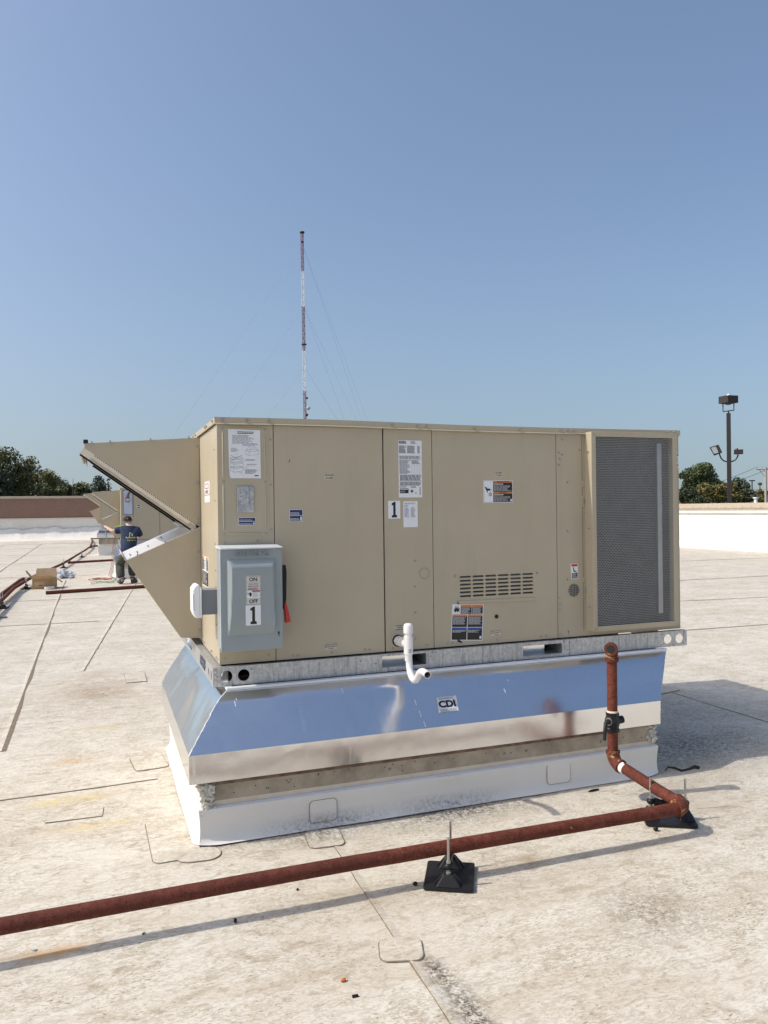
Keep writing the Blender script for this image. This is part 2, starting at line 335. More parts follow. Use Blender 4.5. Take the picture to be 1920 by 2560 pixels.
# roof sheet: gently uneven membrane close by, flat further off
RX0, RX1, RY0, RY1 = -42.0, 21.2, -26.0, 48.0
def roofz(x, y):
    d = math.hypot(x-.8, y+.2); k = max(0.0, 1-d/7.0)
    w = .005*noise.noise(Vector((x*1.7, y*1.7, 0)))+.002*noise.noise(Vector((x*2.6, y*2.6, 3)))
    return (w-.004)*min(1, k*2)
gx = [RX0, -30, -20, -12, -8, -6]+[-5+.1*i for i in range(111)]+[8, 12, 21.2]; gy = [RY0, -15, -8, -6]+[-5+.1*i for i in range(111)]+[8, 12, 20, 30, 40, 48]
mb = MB(); nx = len(gx)
mb.v = [(x, y, roofz(x, y)) for y in gy for x in gx]
mb.f = [(j*nx+i, j*nx+i+1, (j+1)*nx+i+1, (j+1)*nx+i) for j in range(len(gy)-1) for i in range(nx-1)]; mb.mi = [0]*len(mb.f)
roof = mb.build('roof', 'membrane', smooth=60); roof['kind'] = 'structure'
mb = MB(); mb.box(RX0, RX1, RY0, RY1, -6.5, -.03); mb.build('roof_deck', 'far_wall', roof)
# lap seams of the membrane: a flat lap strip with a dirty welded edge
rs = random.Random(3)
def seam(p, q, wid=.045, dirt=.006, step=.12, side=1):
    p, q = Vector((*p, 0)), Vector((*q, 0)); d = (q-p); L = d.length; d.normalize(); n = Vector((-d.y, d.x, 0))*side
    k = max(2, int(L/step)) if L < 14 else max(2, int(L/.6)); a = []; vs = []; fs = []
    for i in range(k+1):
        c = p+d*(L*i/k)+n*rs.uniform(-.002, .002); z = roofz(c.x, c.y)
        for off, h in ((0, .0005), (.0015, .0048), (wid*.45, .0022), (wid, -.0012)): a.append((c.x+n.x*off, c.y+n.y*off, z+h))
        w2 = dirt*rs.uniform(.25, 1.0)
        vs += [(c.x-n.x*w2, c.y-n.y*w2, z+.0035), (c.x+n.x*.0012, c.y+n.y*.0012, z+.0044)]
    m = MB().add(a, [(i*4+j, (i+1)*4+j, (i+1)*4+j+1, i*4+j+1) for i in range(k) for j in range(3)])
    o = m.build('seam', 'membrane', roof); MB().add(vs, [(2*i, 2*i+2, 2*i+3, 2*i+1) for i in range(k)]).build('seam_edge', 'seam_dirt', o)
seam((.455, -.52), (.40, -3.3), dirt=.005); seam((-1.22, 1.75), (-1.37, 16), dirt=.030); seam((-2.6, .70), (-.27, .775), dirt=.010)
seam((-.75, 4.4), (.30, 15.7), dirt=.018); seam((-4.6, 5), (-5.4, 46), dirt=.045); seam((-3.2, 17), (-3.6, 46), dirt=.06, step=.5)
seam((4.03, 1.47), (4.03, -4.5), dirt=.006); seam((4.9, 6.9), (12, 6.1), dirt=.03); seam((3.4, 4.1), (21, 3.4), dirt=.03); seam((6, 9.5), (21, 9.3), dirt=.05); seam((6, 14.5), (21, 13.9), dirt=.05)
for y in (8.2, 11.6, 17.5, 23.4, 29, 35.5, 41): seam((-12, y+.35), (-.6, y), dirt=.03)
# rounded membrane patches
def patch(cx, cy, wx, wy, rz, r=.035, thick=.004, edge=.004):
    m = Matrix.Translation((cx, cy, roofz(cx, cy)+.003)) @ Matrix.Rotation(rz, 4, 'Z')
    o = plate('patch', rrect(-wx/2, wx/2, -wy/2, wy/2, r), [], thick, m, 'membrane', roof)
    e = edge; plate('patch_edge', rrect(-wx/2-e, wx/2+e, -wy/2-e, wy/2+e, r+e), [rrect(-wx/2-.0005, wx/2+.0005, -wy/2-.0005, wy/2+.0005, r)], thick*.35, m, 'seam_dirt', o)
patch(.435, -1.44, .155, .15, -.30); patch(.435, -.415, .17, .20, -.1, edge=.004); patch(-.27, 3.83, .19, .42, 0, .01, edge=.003)
patch(-.30, 1.12, .20, .30, .1, edge=.004); patch(-.26, -.13, .22, .52, .02, .04, edge=.0035); patch(-.16, -.37, .20, .14, -.1, .065, edge=.0035); patch(3.99, 1.52, .30, .34, .2, .05, edge=.004)
patch(-.72, .36, .28, .13, -.05, .005, .003, .0015)

# brown brick parapet across the far end of the roof
w = thing('brick_wall', (0, 48, 0), 'long brown brick wall with tan coping across the far end of the roof', 'wall')
MB().box(-42, 21.5, 48.0, 48.35, -.5, 2.56).build('brickwork', 'brick', w)
MB().box(-42.1, 21.6, 47.93, 48.42, 2.56, 2.70).build('coping', 'coping', w, bevel=.02)
MB().box(-42, 21.2, 47.955, 47.998, .02, 1.27).build('wall_flashing', 'membrane_white', w)
MB().box(-42, 21.2, 47.93, 47.99, 1.27, 1.36).build('termination_bar', 'beige_ledge', w)
mb = MB(); N = 260; rr_ = random.Random(5); vs = []
for i in range(N+1):
    x = -30+i*40/N; h = .70+.22*noise.noise(Vector((x*.45, 0, 1)))+.10*noise.noise(Vector((x*1.7, 0, 4)))
    for j, (yy, zz) in enumerate(((47.90, h), (47.78, h*.75), (47.6, h*.42), (47.25, .14), (46.7, .06), (46.2, .0))):
        b = .10*noise.noise(Vector((x*2.1, j*1.3, 9)))+.06*noise.noise(Vector((x*6, j*2, 2))); vs.append((x, yy-abs(b), max(zz+b*.6*(j < 5), .004)))
mb.add(vs, [(i*6+j, (i+1)*6+j, (i+1)*6+j+1, i*6+j+1) for i in range(N) for j in range(5)]).build('loose_membrane', 'membrane_white', w, smooth=50)
mb = MB()
for yb, hh in ((43.6, .07), (41.6, .10)):
    vs = [(x, yb+dy+.25*noise.noise(Vector((x*.15, yb, 0))), z) for x in [-34+i*.7 for i in range(62)] for dy, z in ((-.35, .004), (-.15, hh*.8), (.1, hh), (.3, .004))]
    mb.add(vs, [(i*4+j, (i+1)*4+j, (i+1)*4+j+1, i*4+j+1) for i in range(61) for j in range(3)])
mb.build('membrane_ridge', 'membrane', roof, smooth=60)
# white parapet on the right
w = thing('parapet_wall', (21.2, 10, 0), 'low white membrane-covered parapet with tan metal coping at the right', 'wall')
MB().box(21.2, 21.5, -26, 47.9, -.5, 1.50).build('wall_face', 'membrane_white', w)
MB().box(21.11, 21.6, -26, 47.9, 1.50, 1.69).build('coping', 'coping', w, bevel=.015)
MB().box(21.165, 21.199, -26, 47.9, 1.295, 1.31).build('lap_seam', 'seam_dirt', w)
for i in range(30): MB().cyl((21.113, 12.2+i*.42, 1.535), (21.10, 12.2+i*.42, 1.535), .02, seg=6).build('screw', 'screw_paint', w)
mb = MB()
for i in range(40):
    pass
vs = [(x, y, z) for y in [-26+.8*i for i in range(93)] for x, z in ((21.195, .30), (21.05, .10+.03*noise.noise(Vector((y*.5, 1, 1)))), (20.7, .012), (20.4, .003))]
MB().add(vs, [(i*4+j, (i+1)*4+j, (i+1)*4+j+1, i*4+j+1) for i in range(92) for j in range(3)]).build('cove_flashing', 'membrane_white', w, smooth=60)

# ================================================================== ROOFTOP UNIT
L, D, ZB, ZT, ZC = 2.962, 1.80, .806, 2.056, 2.0904
unit = thing('rooftop_unit', (0, 0, .70), 'large beige packaged rooftop air unit with grey switch box in the foreground', 'air unit', 'packaged units in a row on the roof')
MB().box(.010, L-.010, .014, D-.01, ZB, ZT).build('cabinet_core', 'dark_gap', unit)
def panel(x0, x1, holes=(), z0=ZB, z1=ZT, name='panel'): return plate(name, rect(x0, x1, z0, z1), holes, .013, FR(.013), 'beige', unit, .0015)
corner = panel(0, .294); door = panel(.298, .912, name='access_door'); svc = panel(.920, 1.212)
slots = []
for i in range(6):
    for j in range(6):
        x0 = 1.381+i*.0829; zc = 1.2040-j*.0224; slots.append(rrect(x0, x0+.0735, zc-.0056, zc+.0056, .0055, 4))
blower = panel(1.216, 2.036, slots, name='access_door')
cond = panel(2.040, L-.0005)
MB().box(1.36, 1.89, .0135, .0139, 1.07, 1.23).build('vent_backing', 'dark_gap', blower)
mb = MB()                                                 # sloping vanes seen through the slots
for j in range(6):
    zc = 1.2040-j*.0224; mb.add([(1.37, .0132, zc-.010), (1.88, .0132, zc-.010), (1.88, .0128, zc+.001-j*.0006), (1.37, .0128, zc+.001-j*.0006)], [(0, 1, 2, 3)])
mb.build('vent_vane', 'far_wall', blower)
MB().extr([(1.362, 1.066), (1.884, 1.062), (1.884, 1.042), (1.364, 1.052)], F0, 0, .006).build('drip_ledge', 'beige', blower, bevel=.002)
# left end: corner post, wide end panel, rear
plate('end_panel', rect(-.745, -.095, ZB, ZT), [], .011, LF(.012), 'beige', unit, .0012); plate('corner_post', rect(-.091, -.0135, ZB, ZT), [], .012, LF(.012), 'beige', unit, .0012)
plate('end_panel', rect(-D, -.749, ZB, ZT), [], .010, LF(.012), 'beige', unit); MB().box(0, L, D-.012, D, ZB, ZT).build('rear_panel', 'beige', unit)
MB().box(L-.012, L, .0135, D-.013, ZB, ZT).build('end_panel', 'beige', unit)
# top cap with a flared drip lip; it sags a little between the bolts
def capz(x): return .004*math.sin(x*2.1+.3)-.004*math.exp(-((x-1.35)/.5)**2)
pf = [(.03, ZC-.0005), (-.0115, ZC), (-.0125, ZC-.020), (-.0120, ZC-.0275), (-.0195, ZC-.0365), (-.006, ZC-.0372)]
vs = []; xs = [-.012+i*(L+.0165)/40 for i in range(41)]
for x in xs:
    for (y, z) in pf: vs.append((x, y, z+capz(x)))
mb = MB().add(vs, [(i*6+j, i*6+j+1, (i+1)*6+j+1, (i+1)*6+j) for i in range(40) for j in range(5)])
vs = [(x, y, ZC-.0005+(capz(x) if y < .1 else 0)) for x in xs for y in (.03, D+.012)]
mb.add(vs, [(2*i, 2*i+1, 2*i+3, 2*i+2) for i in range(40)])
mb.box(-.0125, -.002, -.008, D+.012, ZC-.030, ZC-.0006); mb.box(L+.001, L+.0045, -.008, D+.012, ZC-.034, ZC-.002); mb.box(-.01, L+.01, D+.002, D+.012, ZC-.034, ZC-.002)
cap = mb.build('top_cap', 'beige', unit, smooth=35)
MB().cyl((2.45, .9, ZC-.004), (2.45, .9, ZC+.012), .36, seg=36).build('fan_ring', 'black_plastic', unit)
# screws: one shared mesh
mb = MB(); mb.cyl((0, 0, 0), (0, -.0022, 0), .0085, .0078, 12); mb.cyl((0, -.0022, 0), (0, -.0070, 0), .0052, .0048, 6); SCREW = mb.mesh('screw'); SCREW.materials.append(M('screw_paint'))
def screw(x, z, par, y=0.0, s=1.0, rot=None):
    o = bpy.data.objects.new('screw', SCREW); COL.objects.link(o); o.parent = par; o.location = Vector((x, y, z))-ORG.get(par.name, Vector()); o.scale = (s, s, s)
    if rot: o.rotation_euler = rot
for x in (.027, .152, .270, .967, 1.118, 1.174, 1.481, 1.78, 2.064, 2.115, 2.155, 2.87, 2.921): screw(x, ZC-.0135+capz(x), cap, -.012, 1.25)
for z in (1.980, 1.741, 1.503): screw(.281, z, corner, 0, .75)
for x in (.036, .206): screw(x, 1.440 if x < .1 else 1.447, corner, 0, .8)
for x, z in ((.025, .835), (.258, .836)): screw(x, z, corner, 0, .9)
for x, z in ((.389, .820), (.416, .8195), (.605, .820), (.796, .822), (.824, .821)): screw(x, z+.004, door, 0, .85)
for x, z in ((1.101, 1.307), (1.100, 1.162), (1.101, 1.015), (1.100, .866), (.961, .824), (1.167, .826)): screw(x, z, svc, 0, .85)
for x, z in ((1.301, .828), (1.330, .827), (1.62, .824), (1.92, .824), (1.955, .826), (1.353, 1.213), (1.896, 1.208)): screw(x, z, blower, 0, .85)
for x, z in ((2.082, 2.016), (2.059, 1.935), (2.083, 1.924), (2.065, 1.897), (2.058, 1.861), (2.118, 1.755), (2.114, 1.456), (2.208, 1.955), (2.052, 1.05), (2.056, 1.012), (2.051, .975), (2.055, .83), (2.115, .83), (2.90, .828), (2.945, .830)): screw(x, z, cond, 0, .8)
for y, z in ((.3, ZC-.015), (.36, ZC-.015), (.93, ZC-.015), (.82, ZC-.015), (.06, ZC-.013)): screw(-.013, z, cap, y, 1.1, (0, 0, -PI/2))
for z in (1.93, 1.66, 1.43, 1.29, 1.20, 1.0): screw(-.0005, z, unit, .094, .6, (0, 0, -PI/2))
for y in (.06, .12, .30, .33, .62): screw(-.0005, .825, unit, y, .7, (0, 0, -PI/2))
MB().cyl((1.617, -.0005, .962), (1.617, -.004, .962), .012, seg=16).build('plug', 'black_rubber', blower)
ring = plate('knockout', circ(1.158, 1.236, .0315), [circ(1.158, 1.236, .0295)], .0004, FR(0), 'ink_soft', svc)
MB().cyl((2.111, .0002, 1.159), (2.111, -.0008, 1.159), .004, seg=8).build('drill_hole', 'dark_gap', cond)
MB().cyl((2.111, .0002, .842), (2.111, -.0008, .842), .004, seg=8).build('drill_hole', 'dark_gap', cond)
# round screened vent hole
vb = MB().cyl((2.153, .0004, 1.092), (2.153, -.001, 1.092), .041, seg=28).build('screened_hole', 'dark_gap', cond); mb = MB()
for k in range(-3, 4):
    h = math.sqrt(.040**2-(k*.011)**2); mb.box(2.153+k*.011-.0009, 2.153+k*.011+.0009, -.0024, -.0013, 1.092-h, 1.092+h); mb.box(2.153-h, 2.153+h, -.0030, -.0021, 1.092+k*.011-.0009, 1.092+k*.011+.0009)
mb.build('wire_screen', 'zinc', vb); plate('rim', circ(2.153, 1.092, .044, 28), [circ(2.153, 1.092, .040, 28)], .003, FR(0), 'beige', vb)
# hinge notches down the edge of the guard
for z0, z1 in ((1.766, 2.05), (1.673, 1.722), (1.57, 1.60), (1.167, 1.565), (1.049, 1.138), (.84, 1.04)):
    MB().box(2.222, 2.2235, -.0008, 0, z0, z1).build('notch_edge', 'dark_gap', cond); MB().box(2.2235, 2.245, -.0008, 0, z1-.0015, z1).build('notch_edge', 'dark_gap', cond)
for z in (1.64, 1.09): MB().box(2.228, 2.246, -.006, 0, z-.014, z+.014).build('latch', 'zinc', cond, bevel=.002)
for z in (.845,):
    MB().box(2.30, 2.40, -.012, 0, z-.012, z+.014).build('bracket', 'zinc', cond, bevel=.002); MB().box(2.76, 2.84, -.012, 0, z-.012, z+.014).build('bracket', 'zinc', cond, bevel=.002)
# hail guard over the coil
GX0, GX1, GZ0, GZ1, GY = 2.242, 2.882, .842, 2.062, -.075
guard = MB().box(GX0, GX0+.0025, GY+.003, 0, GZ0, GZ1).box(GX1-.0025, GX1, GY+.003, 0, GZ0, GZ1).box(GX0+.0025, GX1-.0025, GY+.003, 0, GZ1-.0025, GZ1).box(GX0+.0025, GX1-.0025, GY+.003, 0, GZ0, GZ0+.0025).build('coil_guard', 'beige', unit)
IX0, IX1, IZ0, IZ1 = 2.271, 2.849, .872, 2.031
MB().box(GX0-.002, IX0, GY-.002, GY+.0025, GZ0, GZ1).build('guard_rail', 'beige', guard, bevel=.001); MB().box(IX1, GX1+.002, GY-.002, GY+.0025, GZ0, GZ1).build('guard_rail', 'beige', guard, bevel=.001)
MB().box(IX0-.002, IX1+.010, GY-.0045, GY-.0025, IZ1, GZ1+.002).build('guard_rail', 'beige', guard, bevel=.001); MB().box(IX0-.002, IX1+.010, GY-.0045, GY-.0025, GZ0-.002, IZ0).build('guard_rail', 'beige', guard, bevel=.001)
mb = MB(); pw, ph = .0112, .0105; st = .0019; vs = []; fs = []
nc = int((IX1-IX0)/pw); nr = int((IZ1-IZ0)/ph)
def strand(a, b, wd):
    dx, dz = b[0]-a[0], b[1]-a[1]; l = math.hypot(dx, dz); ex, ez = -dz/l*wd/2, dx/l*wd/2; k = len(vs)
    vs.extend([(a[0]-ex, GY, a[1]-ez), (a[0]+ex, GY, a[1]+ez), (b[0]+ex, GY-.0016, b[1]+ez), (b[0]-ex, GY-.0016, b[1]-ez)]); fs.append((k, k+1, k+2, k+3))
for r in range(nr):
    for q in range(nc+1):
        x = IX0+pw*(q+.5*(r % 2)); z = IZ0+ph*r
        if x > IX1: continue
        strand((x, z), (x, z+ph*.5), st)
        for sg in (-1, 1):
            x2 = x+sg*pw/2
            if IX0 <= x2 <= IX1: strand((x, z+ph*.5), (x2, z+ph), st)
mb.add(vs, fs); mo = fin('expanded_mesh', mb.mesh('expanded_mesh', False), 'mesh_strand', guard, kind='stuff')
MB().box(IX0-.02, IX1+.02, -.010, -.002, IZ0-.02, IZ1+.02).build('coil_face', 'coil', guard)
mb = MB()
for i in range(75): mb.box(IX0-.02, IX1-.09, -.0135, -.010, IZ0+i*.0156, IZ0+i*.0156+.003)
mb.build('coil_tube', 'coil', guard)
MB().box(2.762, 2.798, -.036, -.0105, .918, 2.002).build('coil_header', 'aluminium', guard, bevel=.004)
for z in (1.94, 1.47, .99): screw(GX0-.002, z, guard, -.04, .7, (0, 0, -PI/2))
for z in (2.048, .857): screw(GX0+.010, z, guard, GY-.002, .7)
# electrical cover plate with pressed ribs
ep = plate('cover_plate', rrect(.0145, .2645, 1.474, 2.050, .012), [], .003, FR(0), 'beige', unit, .001)
def rib(x0, z0, x1, z1): MB().tube([(x0, -.0025, z0), (x0+(x1-x0)*.03, -.004, z0+(z1-z0)*.03), (x1-(x1-x0)*.03, -.004, z1-(z1-z0)*.03), (x1, -.0025, z1)], [.002, .0042, .0042, .002], 10).build('pressed_rib', 'beige', ep, smooth=60)
rib(.029, 1.779, .029, 2.015); rib(.029, 1.508, .029, 1.740); rib(.2485, 1.775, .2485, 2.010); rib(.2495, 1.508, .2495, 1.740); rib(.052, 2.038, .235, 2.038); rib(.052, 1.486, .230, 1.486)
for x, z in ((.029, 2.034), (.249, 2.033), (.031, 1.758), (.251, 1.757), (.032, 1.485), (.251, 1.484)): screw(x, z, ep, -.003, .75)
gp = MB().box(.098, .187, -.012, -.0032, 1.595, 1.734).build('outlet_cover', 'galv', ep, bevel=.004)
for x, z in ((.116, 1.715), (.170, 1.715), (.116, 1.615), (.170, 1.615)): screw(x, z, gp, -.012, .6)
mb = MB(); rr_ = random.Random(11)
for i in range(26):
    x, z, l, a = rr_.uniform(.106, .176), rr_.uniform(1.605, 1.725), rr_.uniform(.003, .011), rr_.uniform(-.9, 1.2)
    mb.add([(x, -.01225, z), (x+l*math.cos(a), -.01225, z+l*math.sin(a)), (x+l*math.cos(a)+.002, -.01225, z+l*math.sin(a)+.0022), (x+.001, -.01225, z+.0024)], [(0, 1, 2, 3)])
mb.build('scratch', 'ink_soft', gp)
# hoods on the left end
YH, YK = .749, 1.73
HA, HB, HC, HE = (0, 2.053), (-.653, 2.006), (-.653, 1.980), (0.0, 1.508)
up_h = MB().extr([HA, HB, HC, HE], lambda u, v, w: (u-.0005, w, v), YH-.002, YH).build('hood_side', 'beige', unit, bevel=.001)
MB().extr([HA, HB, HC, HE], lambda u, v, w: (u-.0005, w, v), YK, YK+.002).build('hood_side', 'beige', unit)
MB().extr([(0, 2.055), (-.655, 2.008), (-.655, 1.925), (-.6525, 1.925), (-.652, 2.0055), (0, 2.0528)], lambda u, v, w: (u-.0005, w, v), YH+.0005, YK-.0005).build('hood_top', 'beige', unit, bevel=.001)
# slanted filter frame under the upper hood
d = Vector((HE[0]-HC[0], 0, HE[1]-HC[1])).normalized(); nrm = Vector((d.z, 0, -d.x)); nrm = nrm if nrm.z < 0 else -nrm
def fpt(s, h, y): p = Vector((HC[0], y, HC[1]))+d*s+nrm*h; return (p.x, p.y, p.z)
LN = (Vector((HE[0], 0, HE[1]))-Vector((HC[0], 0, HC[1]))).length
def fbox(mb, s0, s1, h0, h1, y0, y1, mi=0): mb.hexa([fpt(s0, h1, y0), fpt(s1, h1, y0), fpt(s1, h1, y1), fpt(s0, h1, y1)], [fpt(s0, h0, y0), fpt(s1, h0, y0), fpt(s1, h0, y1), fpt(s0, h0, y1)], mi)
mb = MB(); fbox(mb, .055, LN-.03, .0, .040, YH-.0005, YH+.004); ffm = mb.build('filter_frame', 'filter_alu', unit); mb = MB(); fbox(mb, .055, LN-.03, .0, .022, YK-.006, YK-.001); mb.build('filter_channel', 'filter_dark', ffm)  # far channel near-black: shade under the hood put into its colour
mb = MB(); fbox(mb, .03, LN-.04, .002, .010, YH+.0045, YK-.0065); mb.build('filter_face', 'filter_mesh', ffm)
mb = MB(); fbox(mb, .0, LN-.04, .0402, .050, YH-.0012, YH+.012); mb.build('gasket', 'filter_dark', ffm)
mb = MB()
for i in range(88): fbox(mb, .06+i*.0081, .0635+i*.0081, .025, .0385, YH-.0011, YH-.0006)
mb.build('tooth_shade', 'filter_shade', ffm)  # thin dark bars paint the shadows between the filter teeth
mb = MB()
for i in range(50): fbox(mb, .07+i*.0142, .0785+i*.0142, .0015, .0055, YH-.0011, YH-.0006)
mb.build('filter_slot', 'dark_gap', ffm)
mb = MB(); fbox(mb, -.004, .056, .0, .042, YH-.001, YH+.02); mb.build('hood_lip', 'filter_alu', unit); mb = MB(); fbox(mb, -.004, .006, .0, .042, YH+.0205, YK); mb.build('hood_lip', 'beige', unit)
mb = MB(); fbox(mb, LN-.07, LN-.02, .012, .03, YH-.0012, YK); mb.build('filter_clip', 'zinc', ffm)
MB().box(-.660, -.634, YH-.004, YH+.05, 2.008, 2.030).build('foam_plug', 'black_rubber', unit, bevel=.003)
LA, LB, LC, LD_ = (0, 1.508), (-.432, 1.319), (-.123, .842), (0, .833)
MB().extr([LA, LB, LC, LD_], lambda u, v, w: (u-.0005, w, v), YH-.002, YH).build('hood_side', 'beige', unit, bevel=.001)
MB().extr([LA, LB, LC, LD_], lambda u, v, w: (u-.0005, w, v), YK, YK+.002).build('hood_side', 'beige', unit)
MB().extr([(0, 1.511), (-.436, 1.3205), (-.449, 1.347), (-.451, 1.345), (-.437, 1.3170), (0, 1.508)], lambda u, v, w: (u-.0005, w, v), YH-.001, YK+.001).build('hood_top', 'hood_galv', unit)
mb = MB(); mb.extr([(-.432, 1.318), (-.425, 1.322), (-.118, .846), (-.125, .842)], lambda u, v, w: (u-.0005, w, v), YH, YK); mb.build('bird_screen', 'filter_alu', unit)
MB().extr([(-.436, 1.319), (-.431, 1.323), (-.420, 1.306), (-.425, 1.302)], lambda u, v, w: (u-.0005, w, v), YH-.0025, YK+.002).build('hood_lip', 'beige', unit)
mb = MB(); mb.box(-.004, .004, 0, .016, -.012, .012); mb.cyl((0, -.004, -.004), (0, 0, -.004), .007, seg=8); CLIP = mb.mesh('clip'); CLIP.materials.append(M('zinc'))
def clip(x, z, y=YH-.003, rot=0):
    o = bpy.data.objects.new('clip', CLIP); COL.objects.link(o); o.parent = unit; o.location = Vector((x, y, z))-ORG[unit.name]; o.rotation_euler.y = rot
for x in (-.613, -.512, -.285, -.062): clip(x, 2.053+x*.072, rot=-.07)
for x in (-.055, -.205, -.365): clip(x, 1.508+x*.4425, rot=-.41)
for x, y in ((-.40, .95), (-.36, .90), (-.29, 1.02), (-.19, 1.3)): clip(x, 1.514+x*.4425, y, -.41)
for z in (2.00, 1.78, 1.56, 1.53, 1.36, .99, .88): screw(-.014, z, unit, YH-.002, .9)
for z in (1.97, 1.93): screw(-.653, z, unit, YH+.01, .7, (0, 0, -PI/2))
# base rail
RL, RR, RY, RZ0, RZ1 = -.039, 2.990, -.025, .698, .7975
rail = plate('base_rail', rrect(RL, RR, RZ0, RZ1, .006, 3), [rrect(.886, 1.154, .722, .785, .006, 3), rrect(1.779, 2.048, .715, .778, .006, 3), circ(.030, .748, .0305), circ(.119, .748, .0305), circ(2.839, .747, .0305), circ(2.930, .747, .0305)], .003, FR(RY+.003), 'galv', unit, .001)
plate('rail_end', rrect(-D, -RY-.004, RZ0, RZ1, .004, 3), [[(-.52, .792), (-.275, .789), (-.268, .752), (-.300, .716), (-.54, .722)], circ(-.145, .748, .016, 20, .026), circ(-.045, .748, .016, 20, .028), rrect(-1.3, -.95, .722, .785, .006, 3)], .003, LF(RL+.003), 'galv', rail)
MB().box(RL+.003, RR-.003, RY+.003, .012, RZ1-.003, RZ1).box(RL+.003, .012, .0125, D, RZ1-.003, RZ1).build('rail_flange', 'galv', rail)
MB().box(RR-.003, RR, .25, D, RZ0, RZ1).build('rail_end', 'galv', rail)
for x0, x1 in ((.886, 1.154), (1.779, 2.048)):
    MB().box(x0, x1, RY+.0035, 1.7, RZ0+.018, RZ0+.020).box(x0-.004, x0-.001, RY+.0035, 1.7, RZ0+.019, RZ1-.01).box(x1+.001, x1+.004, RY+.0035, 1.7, RZ0+.019, RZ1-.01).build('fork_pocket', 'galv', rail)
    MB().hexa([(x0+.002, .055, RZ0+.021), (x0+(x1-x0)*.72, .055, RZ0+.021), (x0+(x1-x0)*.72, .057, RZ0+.021), (x0+.002, .057, RZ0+.021)], [(x0+.002, .050, RZ1-.013), (x0+(x1-x0)*.72, .050, RZ1-.013), (x0+(x1-x0)*.72, .052, RZ1-.013), (x0+.002, .052, RZ1-.013)]).build('pocket_plate', 'galv_bright', rail)
    MB().box(x0, x1, RY+.0035, 1.7, RZ1-.012, RZ1-.009).build('pocket_roof', 'galv', rail)
MB().box(.2, .88, .30, .305, RZ0, RZ1).box(1.2, 1.75, .30, .305, RZ0, RZ1).box(2.1, 2.70, .30, .305, RZ0, RZ1).build('rail_baffle', 'dark_gap', rail)
MB().hexa([(.012, .05, .700), (.045, .02, .700), (.047, .022, .700), (.014, .052, .700)], [(.012, .05, .79), (.045, .02, .79), (.047, .022, .79), (.014, .052, .79)]).build('rail_gusset', 'galv_bright', rail)
for z in (.771, .746, .721): MB().ball((-.022, RY-.001, z), .006, 2, sc=(1, .6, 1)).build('rivet', 'zinc', rail, smooth=60)
for x, z in ((.062, .705), (.160, .775), (1.19, .786), (1.215, .786), (1.18, .765), (2.06, .79), (2.10, .78), (2.09, .735), (2.79, .78), (2.79, .715), (2.965, .785), (2.965, .712), (2.88, .707), (.76, .77), (.85, .75), (.01, .708)): MB().cyl((x, RY+.0005, z), (x, RY-.0006, z), .0035, seg=8).build('bolt_hole', 'dark_gap', rail)

# ---- labels on the unit (flat print)
def label(outer, mat='label_white', par=None, y=0.0): return plate('label', outer, [], .0008, FR(y), mat, par or unit)
Y1 = ff(0.0); INK = ['ink', 'ink_soft', 'ink_blue', 'ink_orange', 'ink_white', 'ink_bluelines', 'ink_red', 'label_white']
def pr(mb, par): return mb.build('print', INK, par)
# rigging instruction sheet with a curled corner
lb = plate('label', [(.056, 2.031), (.225, 2.029), (.226, 1.774), (.067, 1.775), (.062, 1.79), (.060, 1.83)], [], .0008, FR(-.005), 'label_white', ep); lb['label'] = 'white sheet of rigging instructions with line drawings'
fn = ff(-.005); mb = MB(); lines(mb, fn, .105, .195, 2.006, 2.021, 2, 0, .55, ragged=.1); lines(mb, fn, .078, .200, 1.955, 2.002, 8, 1, .35)
def ln(mb, a, b, t_=.0009, mi=1, w=.0016):
    dx, dz = b[0]-a[0], b[1]-a[1]; l = math.hypot(dx, dz) or 1; ex, ez = -dz/l*t_/2, dx/l*t_/2
    mb.add([fn(a[0]-ex, a[1]-ez, w), fn(b[0]-ex, b[1]-ez, w), fn(b[0]+ex, b[1]+ez, w), fn(a[0]+ex, a[1]+ez, w)], [(0, 1, 2, 3)], mi)
def crate(mb, x, z, s, mi=1):
    A, B, C_, D_ = (x-s, z), (x-.45*s, z-.28*s), (x+s, z-.05*s), (x+.35*s, z+.2*s); h = .55*s
    for p, q in ((A, B), (B, C_), (C_, D_), (D_, A)): ln(mb, p, q, mi=mi)
    for p in (A, B, C_): ln(mb, p, (p[0], p[1]-h), mi=mi)
    ln(mb, (A[0], A[1]-h), (B[0], B[1]-h), mi=mi); ln(mb, (B[0], B[1]-h), (C_[0], C_[1]-h), mi=mi)
crate(mb, .181, 1.922, .034)
for p in ((.147, 1.922), (.215, 1.920), (.166, 1.912), (.193, 1.929)): ln(mb, p, (.183, 1.957))
crate(mb, .100, 1.880, .033); crate(mb, .100, 1.856, .033); crate(mb, .100, 1.833, .033); ln(mb, (.068, 1.895), (.128, 1.865), .0013, 0); ln(mb, (.068, 1.866), (.128, 1.895), .0013, 0)
lines(mb, fn, .130, .175, 1.945, 1.953, 3, 5, .4, ragged=.1); lines(mb, fn, .190, .215, 1.949, 1.957, 2, 1, .4); lines(mb, fn, .145, .205, 1.866, 1.876, 3, 1, .4); lines(mb, fn, .152, .210, 1.843, 1.851, 2, 1, .4); lines(mb, fn, .143, .212, 1.798, 1.822, 5, 0, .4); lines(mb, fn, .070, .112, 1.912, 1.934, 4, 1, .3)
ln(mb, (.135, 1.826), (.165, 1.838)); ln(mb, (.112, 1.807), (.130, 1.800)); lines(mb, fn, .193, .215, 1.785, 1.792, 1, 0, .9, ragged=.05); pr(mb, lb)
